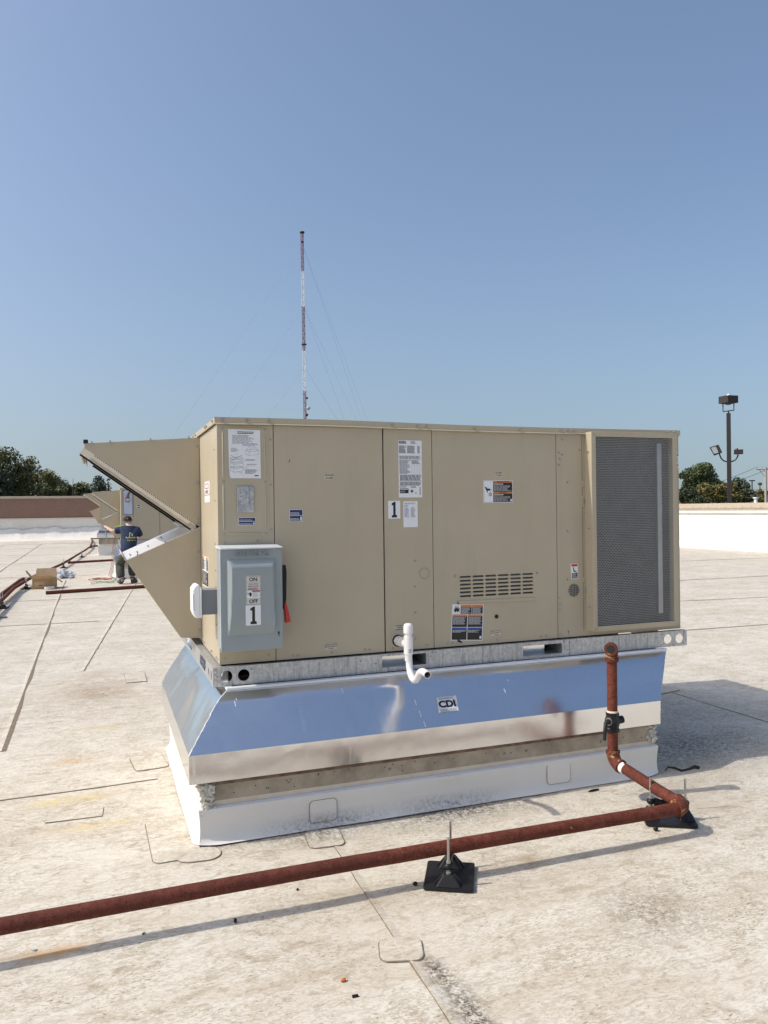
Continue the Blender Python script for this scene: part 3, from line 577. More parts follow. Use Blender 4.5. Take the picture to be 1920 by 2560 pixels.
# blue notices
for (x0, x1, z0, z1, par, yy) in ((.104, .196, 1.528, 1.569, ep, -.003), (.378, .452, 1.542, 1.608, door, 0.0)):
    lb = plate('label', rrect(x0, x1, z0, z1, .002, 2), [], .0008, FR(yy), 'label_white', par); fn = ff(yy); mb = MB()
    zm = (z0+z1)/2; g = .0022
    for a, b in ((z0+g, zm-.0012), (zm+.0012, z1-g)):
        qd(mb, fn, x0+g, x1-g, a, b, .0012, 2); lines(mb, fn, x0+.004, x1-.012, a+.002, b-.012 if b-a > .02 else b-.008, 3 if b-a > .02 else 2, 4, .4, w=.0016, ragged=.15)
    qd(mb, fn, x1-.020, x1-.004, z0+.003, zm-.003, .0016, 0); qd(mb, fn, x1-.015, x1-.006, z0+.005, zm-.006, .0019, 7); pr(mb, lb)
# small cream tape labels
def tape(x, z, wd, ht, body, size, par, rot=0.0):
    m = FR(0) @ Matrix.Translation((x, z, 0)) @ Matrix.Rotation(rot, 4, 'Z')
    o = plate('label', rect(-wd/2, wd/2, -ht/2, ht/2), [], .0006, m, 'ink_tan', par)
    n = len(body); 
    for i, s_ in enumerate(body): text(s_, size, 0, ht/2-(i+.5)*ht/n, m, 'ink', o, w=.0011, bold=.02)
tape(.603, 1.785, .055, .030, ['AIR FILTER', 'ACCESS'], .011, door); tape(.600, .858, .066, .033, ['REMOVE SCREWS', 'BEFORE OPENING', 'DOOR'], .0085, door, .05)
tape(1.005, .935, .075, .034, ['CONDENSATE', 'DRAIN', 'CONNECTION'], .0100, svc); tape(1.643, 1.803, .042, .028, ['BLOWER', 'ACCESS'], .010, blower); tape(1.613, .867, .066, .034, ['REMOVE SCREWS', 'BEFORE OPENING', 'DOOR'], .0085, blower, .07)
mb = MB(); mb.add([F0(.384, 1.877, .0009), F0(.387, 1.872, .0009), F0(.380, 1.860, .0009), F0(.378, 1.861, .0009)], [(0, 1, 2, 3)]); mb.build('scuff', 'ink', door)
# rating plate
lb = label(rrect(1.0085, 1.1515, 1.6685, 1.9915, .002, 2), par=svc); fn = Y1; mb = MB(); lb['label'] = 'white rating plate covered in small print'
lines(mb, fn, 1.012, 1.060, 1.918, 1.962, 10, 0, .55); lines(mb, fn, 1.062, 1.112, 1.918, 1.962, 10, 0, .55, ragged=.15); lines(mb, fn, 1.124, 1.142, 1.918, 1.962, 10, 0, .5); lines(mb, fn, 1.011, 1.062, 1.972, 1.989, 3, 0, .7, ragged=.2); lines(mb, fn, 1.083, 1.125, 1.972, 1.989, 3, 1, .5)
for z in (1.904, 1.884, 1.797, 1.762): qd(mb, fn, 1.012, 1.148, z-.0004, z+.0004, .0014, 0)
lines(mb, fn, 1.014, 1.146, 1.886, 1.903, 3, 0, .45, ragged=.1); lines(mb, fn, 1.014, 1.084, 1.802, 1.880, 13, 0, .45); lines(mb, fn, 1.088, 1.146, 1.858, 1.880, 4, 0, .5)
for k in range(7): qd(mb, fn, 1.086+k*.0095, 1.0866+k*.0095, 1.802, 1.860, .0014, 1)
lines(mb, fn, 1.016, 1.147, 1.764, 1.796, 7, 0, .55, ragged=.05); lines(mb, fn, 1.016, 1.147, 1.735, 1.758, 5, 0, .55, ragged=.05); lines(mb, fn, 1.012, 1.066, 1.724, 1.733, 2, 1, .45)
mb.extr(rrect(1.0145, 1.0675, 1.6925, 1.7195, .005, 3), fn, .0009, .0014, 0); lines(mb, fn, 1.018, 1.064, 1.711, 1.717, 1, 4, .8, w=.0019, ragged=.05); lines(mb, fn, 1.018, 1.050, 1.697, 1.706, 2, 4, .35, w=.0019)
mb.extr(circ(1.088, 1.704, .0085, 16), fn, .0009, .0014, 1)
for k in range(9): qd(mb, fn, 1.082+k*.0036, 1.0838+k*.0036, 1.723, 1.731, .0014, 0)
for k in range(16): qd(mb, fn, 1.135, 1.141, 1.683+k*.0028, 1.6846+k*.0028, .0014, 0)
mb.add([fn(1.108, 1.691, .0014), fn(1.117, 1.691, .0014), fn(1.1125, 1.699, .0014)], [(0, 1, 2)], 0); pr(mb, lb)
# the figure 1: white card and black slab numeral
def numeral(cx, zc, h, y, par):
    s = h; P = [(-.30, -.5), (.30, -.5), (.30, -.37), (.14, -.33), (.14, .5), (.0, .5), (-.30, .40), (-.30, .27), (-.13, .29), (-.13, -.33), (-.30, -.37)]
    mb = MB(); mb.extr([(cx+u*s*.60, zc+v*s) for u, v in P], ff(y), .0009, .0014); return mb.build('numeral', 'ink', par)
lb = label(rect(.943, 1.0155, 1.550, 1.6505), par=svc); numeral(.980, 1.6005, .088, 0.0, lb); lb['label'] = 'white card with a black figure 1'
lb = label(rrect(1.0345, 1.1215, 1.500, 1.6475, .003, 2), par=svc); mb = MB(); lines(mb, Y1, 1.040, 1.116, 1.631, 1.639, 2, 1, .4); lines(mb, Y1, 1.040, 1.072, 1.556, 1.612, 12, 5, .4); lines(mb, Y1, 1.080, 1.112, 1.556, 1.612, 12, 1, .4); lines(mb, Y1, 1.040, 1.07, 1.616, 1.628, 2, 1, .4); pr(mb, lb)
# rotating-parts warning
lb = label(rrect(1.541, 1.736, 1.634, 1.766, .002, 2), par=blower); mb = MB(); fn = Y1; lb['label'] = 'black and orange warning label with a hand and fan blades'
qd(mb, fn, 1.544, 1.733, 1.637, 1.763, .0011, 0); qd(mb, fn, 1.545, 1.6045, 1.638, 1.762, .0014, 7); qd(mb, fn, 1.606, 1.733, 1.752, 1.763, .0014, 3); qd(mb, fn, 1.606, 1.733, 1.688, 1.699, .0014, 3)
lines(mb, fn, 1.63, 1.72, 1.755, 1.760, 1, 0, .8, w=.0017, ragged=.05); lines(mb, fn, 1.645, 1.70, 1.691, 1.696, 1, 0, .8, w=.0017, ragged=.05)
lines(mb, fn, 1.608, 1.675, 1.740, 1.748, 1, 4, .6, w=.0017, ragged=.02); lines(mb, fn, 1.608, 1.728, 1.703, 1.737, 6, 4, .30, w=.0017); lines(mb, fn, 1.608, 1.675, 1.676, 1.685, 1, 4, .6, w=.0017, ragged=.02); lines(mb, fn, 1.608, 1.728, 1.640, 1.673, 6, 4, .28, w=.0017); qd(mb, fn, 1.718, 1.731, 1.641, 1.655, .002, 4)
mb.extr([(1.549, 1.727), (1.559, 1.727), (1.566, 1.718), (1.588, 1.717), (1.584, 1.712), (1.590, 1.708), (1.580, 1.705), (1.568, 1.706), (1.569, 1.694), (1.565, 1.694), (1.558, 1.710)], fn, .0014, .0018, 0)
for k in range(6):
    a = k*PI/3+.3; mb.extr([(1.586+.004*math.cos(a-.5), 1.683+.004*math.sin(a-.5)), (1.586+.014*math.cos(a), 1.683+.014*math.sin(a)), (1.586+.008*math.cos(a+.7), 1.683+.008*math.sin(a+.7))], fn, .0014, .0018, 0)
for x, z in ((1.594, 1.711), (1.592, 1.702)): mb.extr([(x-.003, z-.001), (x+.003, z+.001), (x, z+.003)], fn, .0014, .0018, 0)
pr(mb, lb)
# large four-field warning, slightly skew
lb = label([(1.331, 1.0495), (1.533, 1.040), (1.5225, .8265), (1.319, .8405)], par=blower); lb['label'] = 'large warning label with orange and blue header bars'
def sk(u, v, w):                          # u,v in 0..1
    a = Vector((1.319, .8405)).lerp(Vector((1.5225, .8265)), u); b = Vector((1.331, 1.0495)).lerp(Vector((1.533, 1.040)), u); p = a.lerp(b, v); return (p.x, -w, p.y)
mb = MB(); qd(mb, sk, .02, .98, .02, .98, .0011, 0); qd(mb, sk, .02, .27, .73, .985, .0014, 7); lb2 = lb
for u0, u1 in ((.275, .615), (.63, .98)): qd(mb, sk, u0, u1, .925, .985, .0014, 3); lines(mb, sk, u0+.02, u1-.02, .74, .915, 8, 4, .4, w=.0017)
for u0, u1 in ((.02, .485), (.51, .98)):
    qd(mb, sk, u0, u1, .665, .715, .0014, 3); lines(mb, sk, u0+.02, u1-.03, .44, .655, 9, 4, .4, w=.0017, ragged=.2); qd(mb, sk, u0, u1, .30, .355, .0014, 5); lines(mb, sk, u0+.02, u1-.03, .22, .29, 3, 4, .45, w=.0017, ragged=.4)
for v in (.725, .365): qd(mb, sk, .02, .98, v-.006, v+.006, .0017, 7)
qd(mb, sk, .487, .507, .02, .72, .0017, 7); qd(mb, sk, .617, .628, .73, .98, .0017, 7); qd(mb, sk, .90, .96, .05, .125, .0017, 4)
P = [(.05, .77), (.07, .85), (.045, .88), (.09, .87), (.10, .96), (.13, .88), (.145, .985), (.165, .88), (.20, .96), (.20, .87), (.25, .90), (.225, .84), (.24, .77), (.20, .81), (.17, .77), (.14, .82), (.11, .77), (.08, .80)]
mb.add([sk(u, v, .0018) for u, v in P], [tuple(range(len(P)))], 0); pr(mb, lb)
MB().add([F0(1.36, 1.066, .008), F0(1.372, 1.050, .008), F0(1.362, 1.047, .008)], [(0, 1, 2)]).build('scuff', 'ink', blower)
MB().tube([(1.362, -.006, .838), (1.375, -.012, .832), (1.385, -.010, .825)], [.007, .005, .003], 8).build('zip_tie', 'black_plastic', blower)
# small pinch label, edge label
lb = label([(2.132, 1.2545), (2.184, 1.255), (2.186, 1.162), (2.138, 1.161)], par=cond); mb = MB(); fn = Y1; qd(mb, fn, 2.138, 2.181, 1.238, 1.252, .0012, 6); qd(mb, fn, 2.141, 2.182, 1.165, 1.198, .0012, 0); lines(mb, fn, 2.144, 2.180, 1.168, 1.196, 5, 4, .4, w=.0015)
mb.extr([(2.150, 1.232), (2.156, 1.232), (2.158, 1.214), (2.176, 1.205), (2.172, 1.201), (2.152, 1.207)], fn, .0009, .0013, 0); pr(mb, lb)
lb = label([(2.944, 1.941), (2.9605, 1.941), (2.9605, 1.850), (2.947, 1.850)], par=cond); mb = MB(); qd(mb, fn, 2.946, 2.9595, 1.926, 1.938, .0012, 1); lines(mb, fn, 2.9475, 2.959, 1.88, 1.92, 6, 1, .35); qd(mb, fn, 2.950, 2.958, 1.858, 1.872, .0012, 1); pr(mb, lb)
# stickers on the left end
def SF(u, v, w): return (.001-w, -u, v)
lb = plate('label', [(-.684, 1.340), (-.410, 1.342), (-.425, 1.167), (-.676, 1.161)], [], .0008, LF(.001), 'label_white', unit); mb = MB()
for k, (u0, u1) in enumerate(((-.68, -.60), (-.60, -.50), (-.50, -.42))):
    qd(mb, SF, u0, u1-.008, 1.325, 1.338, .0012, 3 if k != 1 else 7); qd(mb, SF, u0, u1-.008, 1.262, 1.323, .0012, 0 if k != 1 else 7); lines(mb, SF, u0+.01, u1-.02, 1.266, 1.32, 6, 4 if k != 1 else 1, .4, w=.0016)
qd(mb, SF, -.675, -.425, 1.172, 1.252, .0012, 0); lines(mb, SF, -.66, -.44, 1.18, 1.248, 10, 4, .35, w=.0016); pr(mb, lb)
lb = plate('label', rrect(-.54, -.31, 1.700, 1.775, .03, 5), [], .0008, LF(.001), 'label_white', unit); mb = MB(); qd(mb, SF, -.50, -.36, 1.733, 1.762, .0012, 6); qd(mb, SF, -.49, -.37, 1.737, 1.758, .0015, 7); lines(mb, SF, -.49, -.36, 1.705, 1.725, 2, 0, .6); pr(mb, lb)
plate('label', rrect(-.54, -.31, 1.655, 1.694, .015, 4), [], .0008, LF(.001), 'label_white', unit)
mb = MB(); mb.add([SF(-.062, 1.99, .0005), SF(-.050, 1.90, .0005), SF(-.070, 1.90, .0005)], [(0, 1, 2)]); mb.box(.0004, .0008, .058, .062, 1.80, 1.90); mb.build('scratch', 'ink_soft', unit)

# ================================================================== CURB ADAPTER
ad = thing('curb_adapter', (0, 0, .30), 'shiny galvanised sheet metal curb adapter flaring out under the foreground unit', 'curb adapter', 'sheet metal adapters under the units')
AX0, AX1, AY0, AY1, AZ = .0257, 2.788, -.070, 1.62, .684
BX0, BX1, BY0, BY1, BZ, CZ = -.1915, 2.5585, -.287, 1.447, .4377, .300
def ease(t_): q_ = 1-(1-min(1, t_/.19))**1.7; return t_+.105*q_*(1-max(0, (t_-.19)/.81))   # flatter near the top fold
def slope_sheet(a0, a1, b0, b1, out, n=12, m=24):
    vs = []
    for i in range(n+1):
        t_ = i/n; z = AZ+(BZ-AZ)*t_ ; k = ease(t_)
        p0 = Vector(a0).lerp(Vector(b0), k); p1 = Vector(a1).lerp(Vector(b1), k)
        for j in range(m+1):
            s = j/m; p = p0.lerp(p1, s); w = .0030*math.sin(s*9.5+1)*math.sin(PI*t_)+.004*noise.noise(Vector((s*6, t_*1.6, a0[0]+2)))*math.sin(PI*t_)
            p = p+Vector(out)*w; vs.append((p.x, p.y, z+(w*.6)))
    return MB().add(vs, [(i*(m+1)+j, i*(m+1)+j+1, (i+1)*(m+1)+j+1, (i+1)*(m+1)+j) for i in range(n) for j in range(m)])
slope_sheet((AX0, AY0, 0), (AX1, AY0, 0), (BX0, BY0, 0), (BX1, BY0, 0), (0, -1, 0), 26, 60).build('sloped_side', 'galv_bright', ad, smooth=70)
slope_sheet((AX0, AY1, 0), (AX0, AY0, 0), (BX0, BY1, 0), (BX0, BY0, 0), (-1, 0, 0), 14, 40).build('sloped_side', 'galv_bright', ad, smooth=70)
slope_sheet((AX1, AY0, 0), (AX1, AY1, 0), (BX1, BY0, 0), (BX1, BY1, 0), (1, 0, 0)).build('sloped_side', 'galv_bright', ad, smooth=70)
slope_sheet((AX1, AY1, 0), (AX0, AY1, 0), (BX1, BY1, 0), (BX0, BY1, 0), (0, 1, 0)).build('sloped_side', 'galv_bright', ad, smooth=70)
def wavy(p, q, z0, z1, out, amp=.0022, m=40):
    vs = []
    for j in range(m+1):
        s = j/m; c = Vector(p).lerp(Vector(q), s)
        for i, z in enumerate((z1, z1*.66+z0*.34, z1*.33+z0*.67, z0)):
            w = amp*noise.noise(Vector((s*5, i*.8, 1.7)))*(0 if i == 0 else 1); vs.append((c.x+out[0]*w, c.y+out[1]*w, z))
    return MB().add(vs, [(j*4+i, j*4+i+1, (j+1)*4+i+1, (j+1)*4+i) for j in range(m) for i in range(3)])
wavy((BX0, BY0, 0), (BX1, BY0, 0), CZ, BZ, (0, -1)).build('skirt', 'galv_bright', ad, smooth=50); wavy((BX0, BY1, 0), (BX0, BY0, 0), CZ, BZ, (-1, 0)).build('skirt', 'galv_bright', ad, smooth=50)
wavy((BX1, BY0, 0), (BX1, BY1, 0), CZ, BZ, (1, 0)).build('skirt', 'galv_bright', ad, smooth=50); wavy((BX1, BY1, 0), (BX0, BY1, 0), CZ, BZ, (0, 1)).build('skirt', 'galv_bright', ad, smooth=50)
MB().box(BX0+.001, BX1-.001, BY0+.002, BY0+.02, CZ-.001, CZ+.001).build('hem', 'rust_edge', ad)
MB().box(AX0-.004, AX1+.004, AY0-.004, AY0+.03, AZ+.0005, .6975).box(AX0-.004, AX0+.03, AY0+.031, AY1, AZ+.0005, .6975).build('top_flange', 'label_white', ad, bevel=.002)  # flange coloured white, so its sunlit line is painted in
# ragged sealant bead down the front left hip
mb = MB(); pts = []; rr_ = random.Random(4)
for i in range(40):
    t_ = i/39; k = ease(t_); p = Vector((AX0, AY0, 0)).lerp(Vector((BX0, BY0, 0)), k); pts.append((p.x-.001+rr_.uniform(-.002, .002), p.y-.001, AZ+(BZ-AZ)*t_+.001))
mb.tube(pts, [rr_.uniform(.0016, .0042) for _ in pts], 8); mb.build('sealant_bead', 'label_white', ad, smooth=60)
# maker's sticker
def AS(u, v, w):                          # u along x, v down the slope 0..1
    t_ = v; k = ease(t_); p = Vector((0, AY0, 0)).lerp(Vector((0, BY0, 0)), k); return (u, p.y-.0040-w*.75, AZ+(BZ-AZ)*t_-.002+w*.66)
t0, t1 = .455, .735
mb = MB(); N = 6
mb.add([AS(1.141-.008*(i/N), t0+(t1-t0)*i/N, 0) for i in range(N+1)]+[AS(1.258-.008*(i/N), t0+(t1-t0)*i/N, 0) for i in range(N+1)], [(i, i+1, N+2+i, N+1+i) for i in range(N)]); lb = mb.build('label', 'label_white', ad); lb['label'] = 'white maker sticker with bold black letters CDI'
o_ = Vector(AS(1.195, (t0+t1)/2, .0012)); ex = Vector((1, 0, 0)); ey = (Vector(AS(1.195, t0, 0))-Vector(AS(1.195, t1, 0))).normalized(); ez = ex.cross(ey)
SM = Matrix(((ex.x, ey.x, ez.x, o_.x), (ex.y, ey.y, ez.y, o_.y), (ex.z, ey.z, ez.z, o_.z), (0, 0, 0, 1)))
text('CDI', .052, -.002, -.001, SM, 'ink', lb, w=.0006, bold=.045, sx=1.15)
mb = MB(); sf = lambda u, v, w: tuple(SM @ Vector((u, v, w))); lines(mb, sf, -.045, .045, .027, .038, 2, 1, .4, w=.0008); lines(mb, sf, -.048, .048, -.041, -.026, 3, 1, .35, w=.0008, ragged=.05)
for a, b, c_, d_ in ((-.052, .052, .0405, .0412), (-.052, .052, -.0435, -.0428), (-.0525, -.0518, -.043, .041), (.0518, .0525, -.043, .041)): qd(mb, sf, a, b, c_, d_, .0008, 1)
pr(mb, lb)
mb = MB()
for x, v, l in ((.62, .12, .09), (1.01, .45, .10), (1.02, .66, .12), (1.03, .86, .10), (1.56, .42, .08), (1.6, .25, .03), (.05, .16, .09), (.06, .12, .03)):
    mb.add([AS(x, v, .0006), AS(x+.0035, v, .0006), AS(x+.006, v+l, .0006), AS(x+.003, v+l, .0006)], [(0, 1, 2, 3)])
mb.build('scratch', 'label_white', ad)

UX0, UX1, UY0, UY1 = -.1255, 2.5246, -.2545, 1.41
t = NT('curb_membrane'); gx_ = t.n.new('ShaderNodeSeparateXYZ'); t.l.new(t.tc(), gx_.inputs[0])
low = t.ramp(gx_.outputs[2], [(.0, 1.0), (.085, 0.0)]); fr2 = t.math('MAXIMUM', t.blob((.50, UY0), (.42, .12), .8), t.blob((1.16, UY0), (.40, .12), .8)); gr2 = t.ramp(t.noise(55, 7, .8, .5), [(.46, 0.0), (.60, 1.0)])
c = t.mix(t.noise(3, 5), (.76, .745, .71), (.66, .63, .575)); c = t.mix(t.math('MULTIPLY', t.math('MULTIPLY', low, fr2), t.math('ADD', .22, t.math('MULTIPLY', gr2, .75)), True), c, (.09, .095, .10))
t.set('Base Color', c); t.set('Roughness', .6); t.set('Normal', t.bump(t.noise(6, 4), .15, .02)); MATS['membrane_curb'] = t.m
t = NT('grimy_membrane'); gm = t.ramp(t.noise(34, 6, .75, 1.3), [(.44, 0.0), (.55, 1.0)])
t.set('Base Color', t.mix(t.math('MULTIPLY', gm, .85), (.70, .70, .69), (.06, .06, .065))); t.set('Roughness', .7); MATS['grimy'] = t.m
# ================================================================== ROOF CURB
curb = thing('roof_curb', (0, 0, 0), 'white membrane-wrapped roof curb with rusty beige rail under the shiny adapter', 'roof curb', 'roof curbs under the units')
MB().box(UX0+.01, UX1-.01, UY0+.012, UY1-.01, .17, .43).build('curb_frame', 'rust_edge', curb)
def ringstrip(name, prof_, mat, smooth=50, m=46):
    xs_ = [(UX0, UY0), (UX1, UY0), (UX1, UY1), (UX0, UY1)]; nr_ = [(-1, -1), (1, -1), (1, 1), (-1, 1)]
    for e in range(4):
        p, q = Vector(xs_[e]), Vector(xs_[(e+1) % 4]); a, b = Vector(nr_[e]), Vector(nr_[(e+1) % 4]); vs = []; n = len(prof_)
        nn = (a+b).normalized()
        for j in range(m+1):
            s = j/m; c_ = p.lerp(q, s); o2 = a.lerp(b, s)
            for i, (off, z) in enumerate(prof_):
                w = .004*noise.noise(Vector((c_.x*3.1, c_.y*3.1, z*9)))*(.3 if z > .15 else 1)
                off = min(off, .022) if j in (0, m) else (min(off, .040) if j in (1, m-1) else off)
                ox = o2*off if (j in (0, m)) else Vector((nn.x*off if abs(nn.x) > .5 else o2.x*off, nn.y*off if abs(nn.y) > .5 else o2.y*off))
                vs.append((c_.x+ox.x+nn.x*w, c_.y+ox.y+nn.y*w, z))
        MB().add(vs, [(j*n+i, j*n+i+1, (j+1)*n+i+1, (j+1)*n+i) for j in range(m) for i in range(n-1)]).build(name, mat, curb, smooth=smooth)
ringstrip('membrane_wrap', [(.024, .168), (.0255, .160), (.018, .12), (.016, .07), (.018, .035), (.026, .014), (.052, .003)], 'membrane_curb')
ringstrip('ledge', [(.001, .199), (.0015, .174)], 'beige_ledge', 30, 24); ringstrip('ledge', [(.0015, .1735), (.0245, .1685)], 'label_white', 30, 24)
MB().box(UX0+.02, UX1-.02, UY0-.002, UY0+.010, .196, .288).box(UX0-.002, UX0+.010, UY0+.02, UY1-.02, .196, .288).box(UX1-.010, UX1+.002, UY0+.02, UY1-.02, .196, .288).build('old_base_rail', 'beige_old', curb, bevel=.003)
MB().box(UX0+.06, UX1-.3, UY0-.0035, UY0-.0022, .274, .2885).build('rust_streak', 'rust_edge', curb)
cs = random.Random(8)
for i in range(24):
    x = cs.uniform(UX0+.1, UX1-.08); z_ = .212+cs.random()*.055; MB().cyl((x, UY0-.001, z_), (x, UY0-.0035, z_), .0032, seg=7).build('rail_hole', 'dark_gap', curb)
for x in (.30, .84, 1.52, 1.66, 2.16): screw(x, .235, curb, UY0-.002, 1.15)
mb = MB(); cs = random.Random(12)
def goo(cx, cy, z0, z1, n, seed):
    mb = MB(); r = random.Random(seed)
    for i in range(n):
        z = z0+(z1-z0)*r.random(); mb.ball((cx+r.uniform(-.018, .03), cy+r.uniform(-.012, .012), z), r.uniform(.005, .013), 3, 1.6, 0, (r.uniform(.8, 1.8), .55, r.uniform(.7, 1.8)), i)
    mb.build('sealant_lump', 'caulk', curb, smooth=80)
goo(UX0+.014, UY0-.008, .152, .285, 46, 1); goo(UX1-.02, UY0-.004, .190, .285, 34, 2)
def curbpatch(x0, x1, z0, z1):
    y = UY0-.0205; o = plate('patch', rrect(x0, x1, z0, z1, .022), [], .002, FR(y), 'membrane_curb', curb)
    plate('patch_edge', rrect(x0-.0025, x1+.0025, z0-.0025, z1+.0025, .024), [rrect(x0, x1, z0, z1, .022)], .0012, FR(y), 'seam_dirt', o)
curbpatch(1.78, 1.93, .035, .150); curbpatch(.40, .54, .025, .135)
# overlap line and lap of the curb membrane
MB().box(1.115, 1.245, UY0-.029, UY0-.0262, .146, .167).build('lap_tab', 'membrane_white', curb)

# ================================================================== SAFETY SWITCH
sw = thing('safety_switch', (.14, 0, .90), 'grey electrical safety switch box with red handle marked with a figure 1', 'switch box')
SX0, SX1, SZ0, SZ1, SY = -.016, .299, .898, 1.413, -.150
MB().box(SX0+.006, SX1-.006, SY, -.002, SZ0+.006, SZ1-.004).build('enclosure', 'switch_grey', sw, bevel=.004)
dr = MB().box(SX0, SX1, SY-.014, SY-.001, SZ0, SZ1-.003).build('door', 'switch_grey', sw, bevel=.0025)
MB().box(SX0-.0005, SX0+.003, SY-.0155, SY-.010, SZ0+.002, SZ1-.006).build('lit_door_edge', 'switch_light', dr, bevel=.001)  # paler grey strip: the light along the door edge is in its colour
MB().hexa([(SX0, SY-.026, SZ1-.002), (SX1+.001, SY-.026, SZ1-.002), (SX1+.001, -.003, SZ1-.002), (SX0, -.003, SZ1-.002)], [(SX0, SY-.024, SZ1+.006), (SX1+.001, SY-.024, SZ1+.006), (SX1+.001, -.003, SZ1+.014), (SX0, -.003, SZ1+.014)]).build('rain_lip', 'switch_light', sw, bevel=.002)
# pressed raised field: wedge, deepest at the top
def rf(u, v):
    return None
N = 44; vs = []
ux0, ux1, vz0, vz1 = .016, .265, .978, 1.362
for j in range(N+1):
    tz = j/N; z = vz0+(vz1-vz0)*tz
    for i in range(N+1):
        tx = i/N; x = ux0+(ux1-ux0)*tx
        e = min((x-ux0)/(.022*(.35+.65*min(1, tz*1.6))), (ux1-x)/(.020*(.35+.65*min(1, tz*1.6))), (vz1-z)/.042); e = max(0, min(1, e)); e = e**.8
        h = .030*e*min(1, .10+tz*5); vs.append((x, SY-.0143-h, z))
MB().add(vs, [(j*(N+1)+i, j*(N+1)+i+1, (j+1)*(N+1)+i+1, (j+1)*(N+1)+i) for j in range(N) for i in range(N)]).build('raised_field', 'switch_grey', dr, smooth=40)
text('SIEMENS', .036, .146, 1.387, FR(SY-.014), 'switch_grey', dr, w=.003, bold=0.0, sx=1.28, ext=.0055)
YS = SY-.0448
lb = plate('label', rrect(.1065, .1805, 1.131, 1.278, .002, 2), [], .0008, FR(YS), 'label_grey', dr); fn = ff(YS); mb = MB(); lb['label'] = 'grey label reading ON and OFF'
for a, b, c_, d_ in ((.109, .178, 1.2735, 1.2747), (.109, .178, 1.1335, 1.1347), (.109, .110, 1.134, 1.2745), (.177, .178, 1.134, 1.2745), (.109, .178, 1.2437, 1.2443), (.109, .178, 1.2035, 1.2041), (.109, .178, 1.1637, 1.1643)): qd(mb, fn, a, b, c_, d_, .0012, 0)
qd(mb, fn, .1105, .1365, 1.165, 1.203, .0012, 7); qd(mb, fn, .1365, .1765, 1.165, 1.203, .0012, 7); qd(mb, fn, .1365, .1765, 1.1965, 1.203, .0014, 6); lines(mb, fn, .139, .175, 1.168, 1.195, 7, 1, .3, w=.0014)
mb.extr([(.121, 1.194), (.130, 1.195), (.135, 1.188), (.134, 1.178), (.128, 1.173), (.123, 1.180)], fn, .0012, .0015, 0); mb.extr([(.112, 1.196), (.118, 1.192), (.116, 1.184), (.121, 1.187), (.119, 1.183), (.114, 1.183), (.115, 1.190)], fn, .0012, .0015, 0); pr(mb, lb)
text('ON', .0265, .1435, 1.2585, FR(YS), 'ink', lb, w=.0013, bold=.03); text('OFF', .0255, .1435, 1.149, FR(YS), 'ink', lb, w=.0013, bold=.03)
text('Heavy Duty', .0100, .1435, 1.2365, FR(YS), 'ink', lb, w=.0013, bold=.015); text('Safety Switch', .0100, .1435, 1.2255, FR(YS), 'ink', lb, w=.0013, bold=.015)
mb = MB(); lines(mb, fn, .116, .172, 1.2065, 1.2185, 2, 0, .5, ragged=.15); pr(mb, lb)
lb = plate('label', rect(.1035, .1795, 1.029, 1.1295), [], .0008, FR(YS), 'label_white', dr); numeral(.1425, 1.079, .088, YS, lb); lb['label'] = 'white card with a black figure 1'
MB().box(.272, .281, SY-.0155, SY-.0142, .962, .985).build('latch_slot', 'ink', dr); MB().box(.2735, .2775, SY-.0165, SY-.0156, .964, .972).build('latch_tongue', 'zinc', dr)
mb = MB(); mb.box(SX1-.004, SX1+.014, -.135, -.09, 1.285, 1.312); mb.extr([(SX1+.008, 1.318), (SX1+.026, 1.322), (SX1+.031, 1.285), (SX1+.027, 1.14), (SX1+.012, 1.09), (SX1+.004, 1.11)], lambda u, v, w: (u, w, v), -.13, -.105); hd = mb.build('handle', 'black_plastic', sw, bevel=.002)
MB().hexa([(SX1+.022, -.140, 1.020), (SX1+.050, -.140, 1.026), (SX1+.050, -.098, 1.026), (SX1+.022, -.098, 1.020)], [(SX1+.013, -.128, 1.130), (SX1+.028, -.128, 1.130), (SX1+.028, -.107, 1.130), (SX1+.013, -.107, 1.130)]).build('grip', 'red_grip', hd, bevel=.006)

# receptacle on the left end
ob_ = thing('outlet_box', (-.04, .06, 1.06), 'small grey outlet box with white weatherproof cover beside the switch box', 'outlet')
MB().box(-.083, -.0005, .05, .155, 1.063, 1.194).build('box', 'box_grey', ob_, bevel=.003)
MB().box(-.0005, .004, .046, .05, 1.066, 1.19).build('box_strap', 'zinc', ob_)
cv = MB().hexa([(-.091, .030, 1.050), (-.084, .030, 1.050), (-.084, .170, 1.050), (-.091, .170, 1.050)], [(-.091, .030, 1.208), (-.084, .030, 1.208), (-.084, .170, 1.208), (-.091, .170, 1.208)]).build('cover_base', 'white_plastic', ob_, bevel=.003)
MB().extr([(-.091, 1.050), (-.117, 1.050), (-.129, 1.080), (-.129, 1.200), (-.112, 1.222), (-.096, 1.224), (-.091, 1.208)], lambda u, v, w: (u, w, v), .034, .166).build('cover', 'white_plastic', ob_, bevel=.006)
MB().box(-.1262, -.1235, .0325, .0338, 1.09, 1.175).build('cover_slot', 'ink_soft', cv)

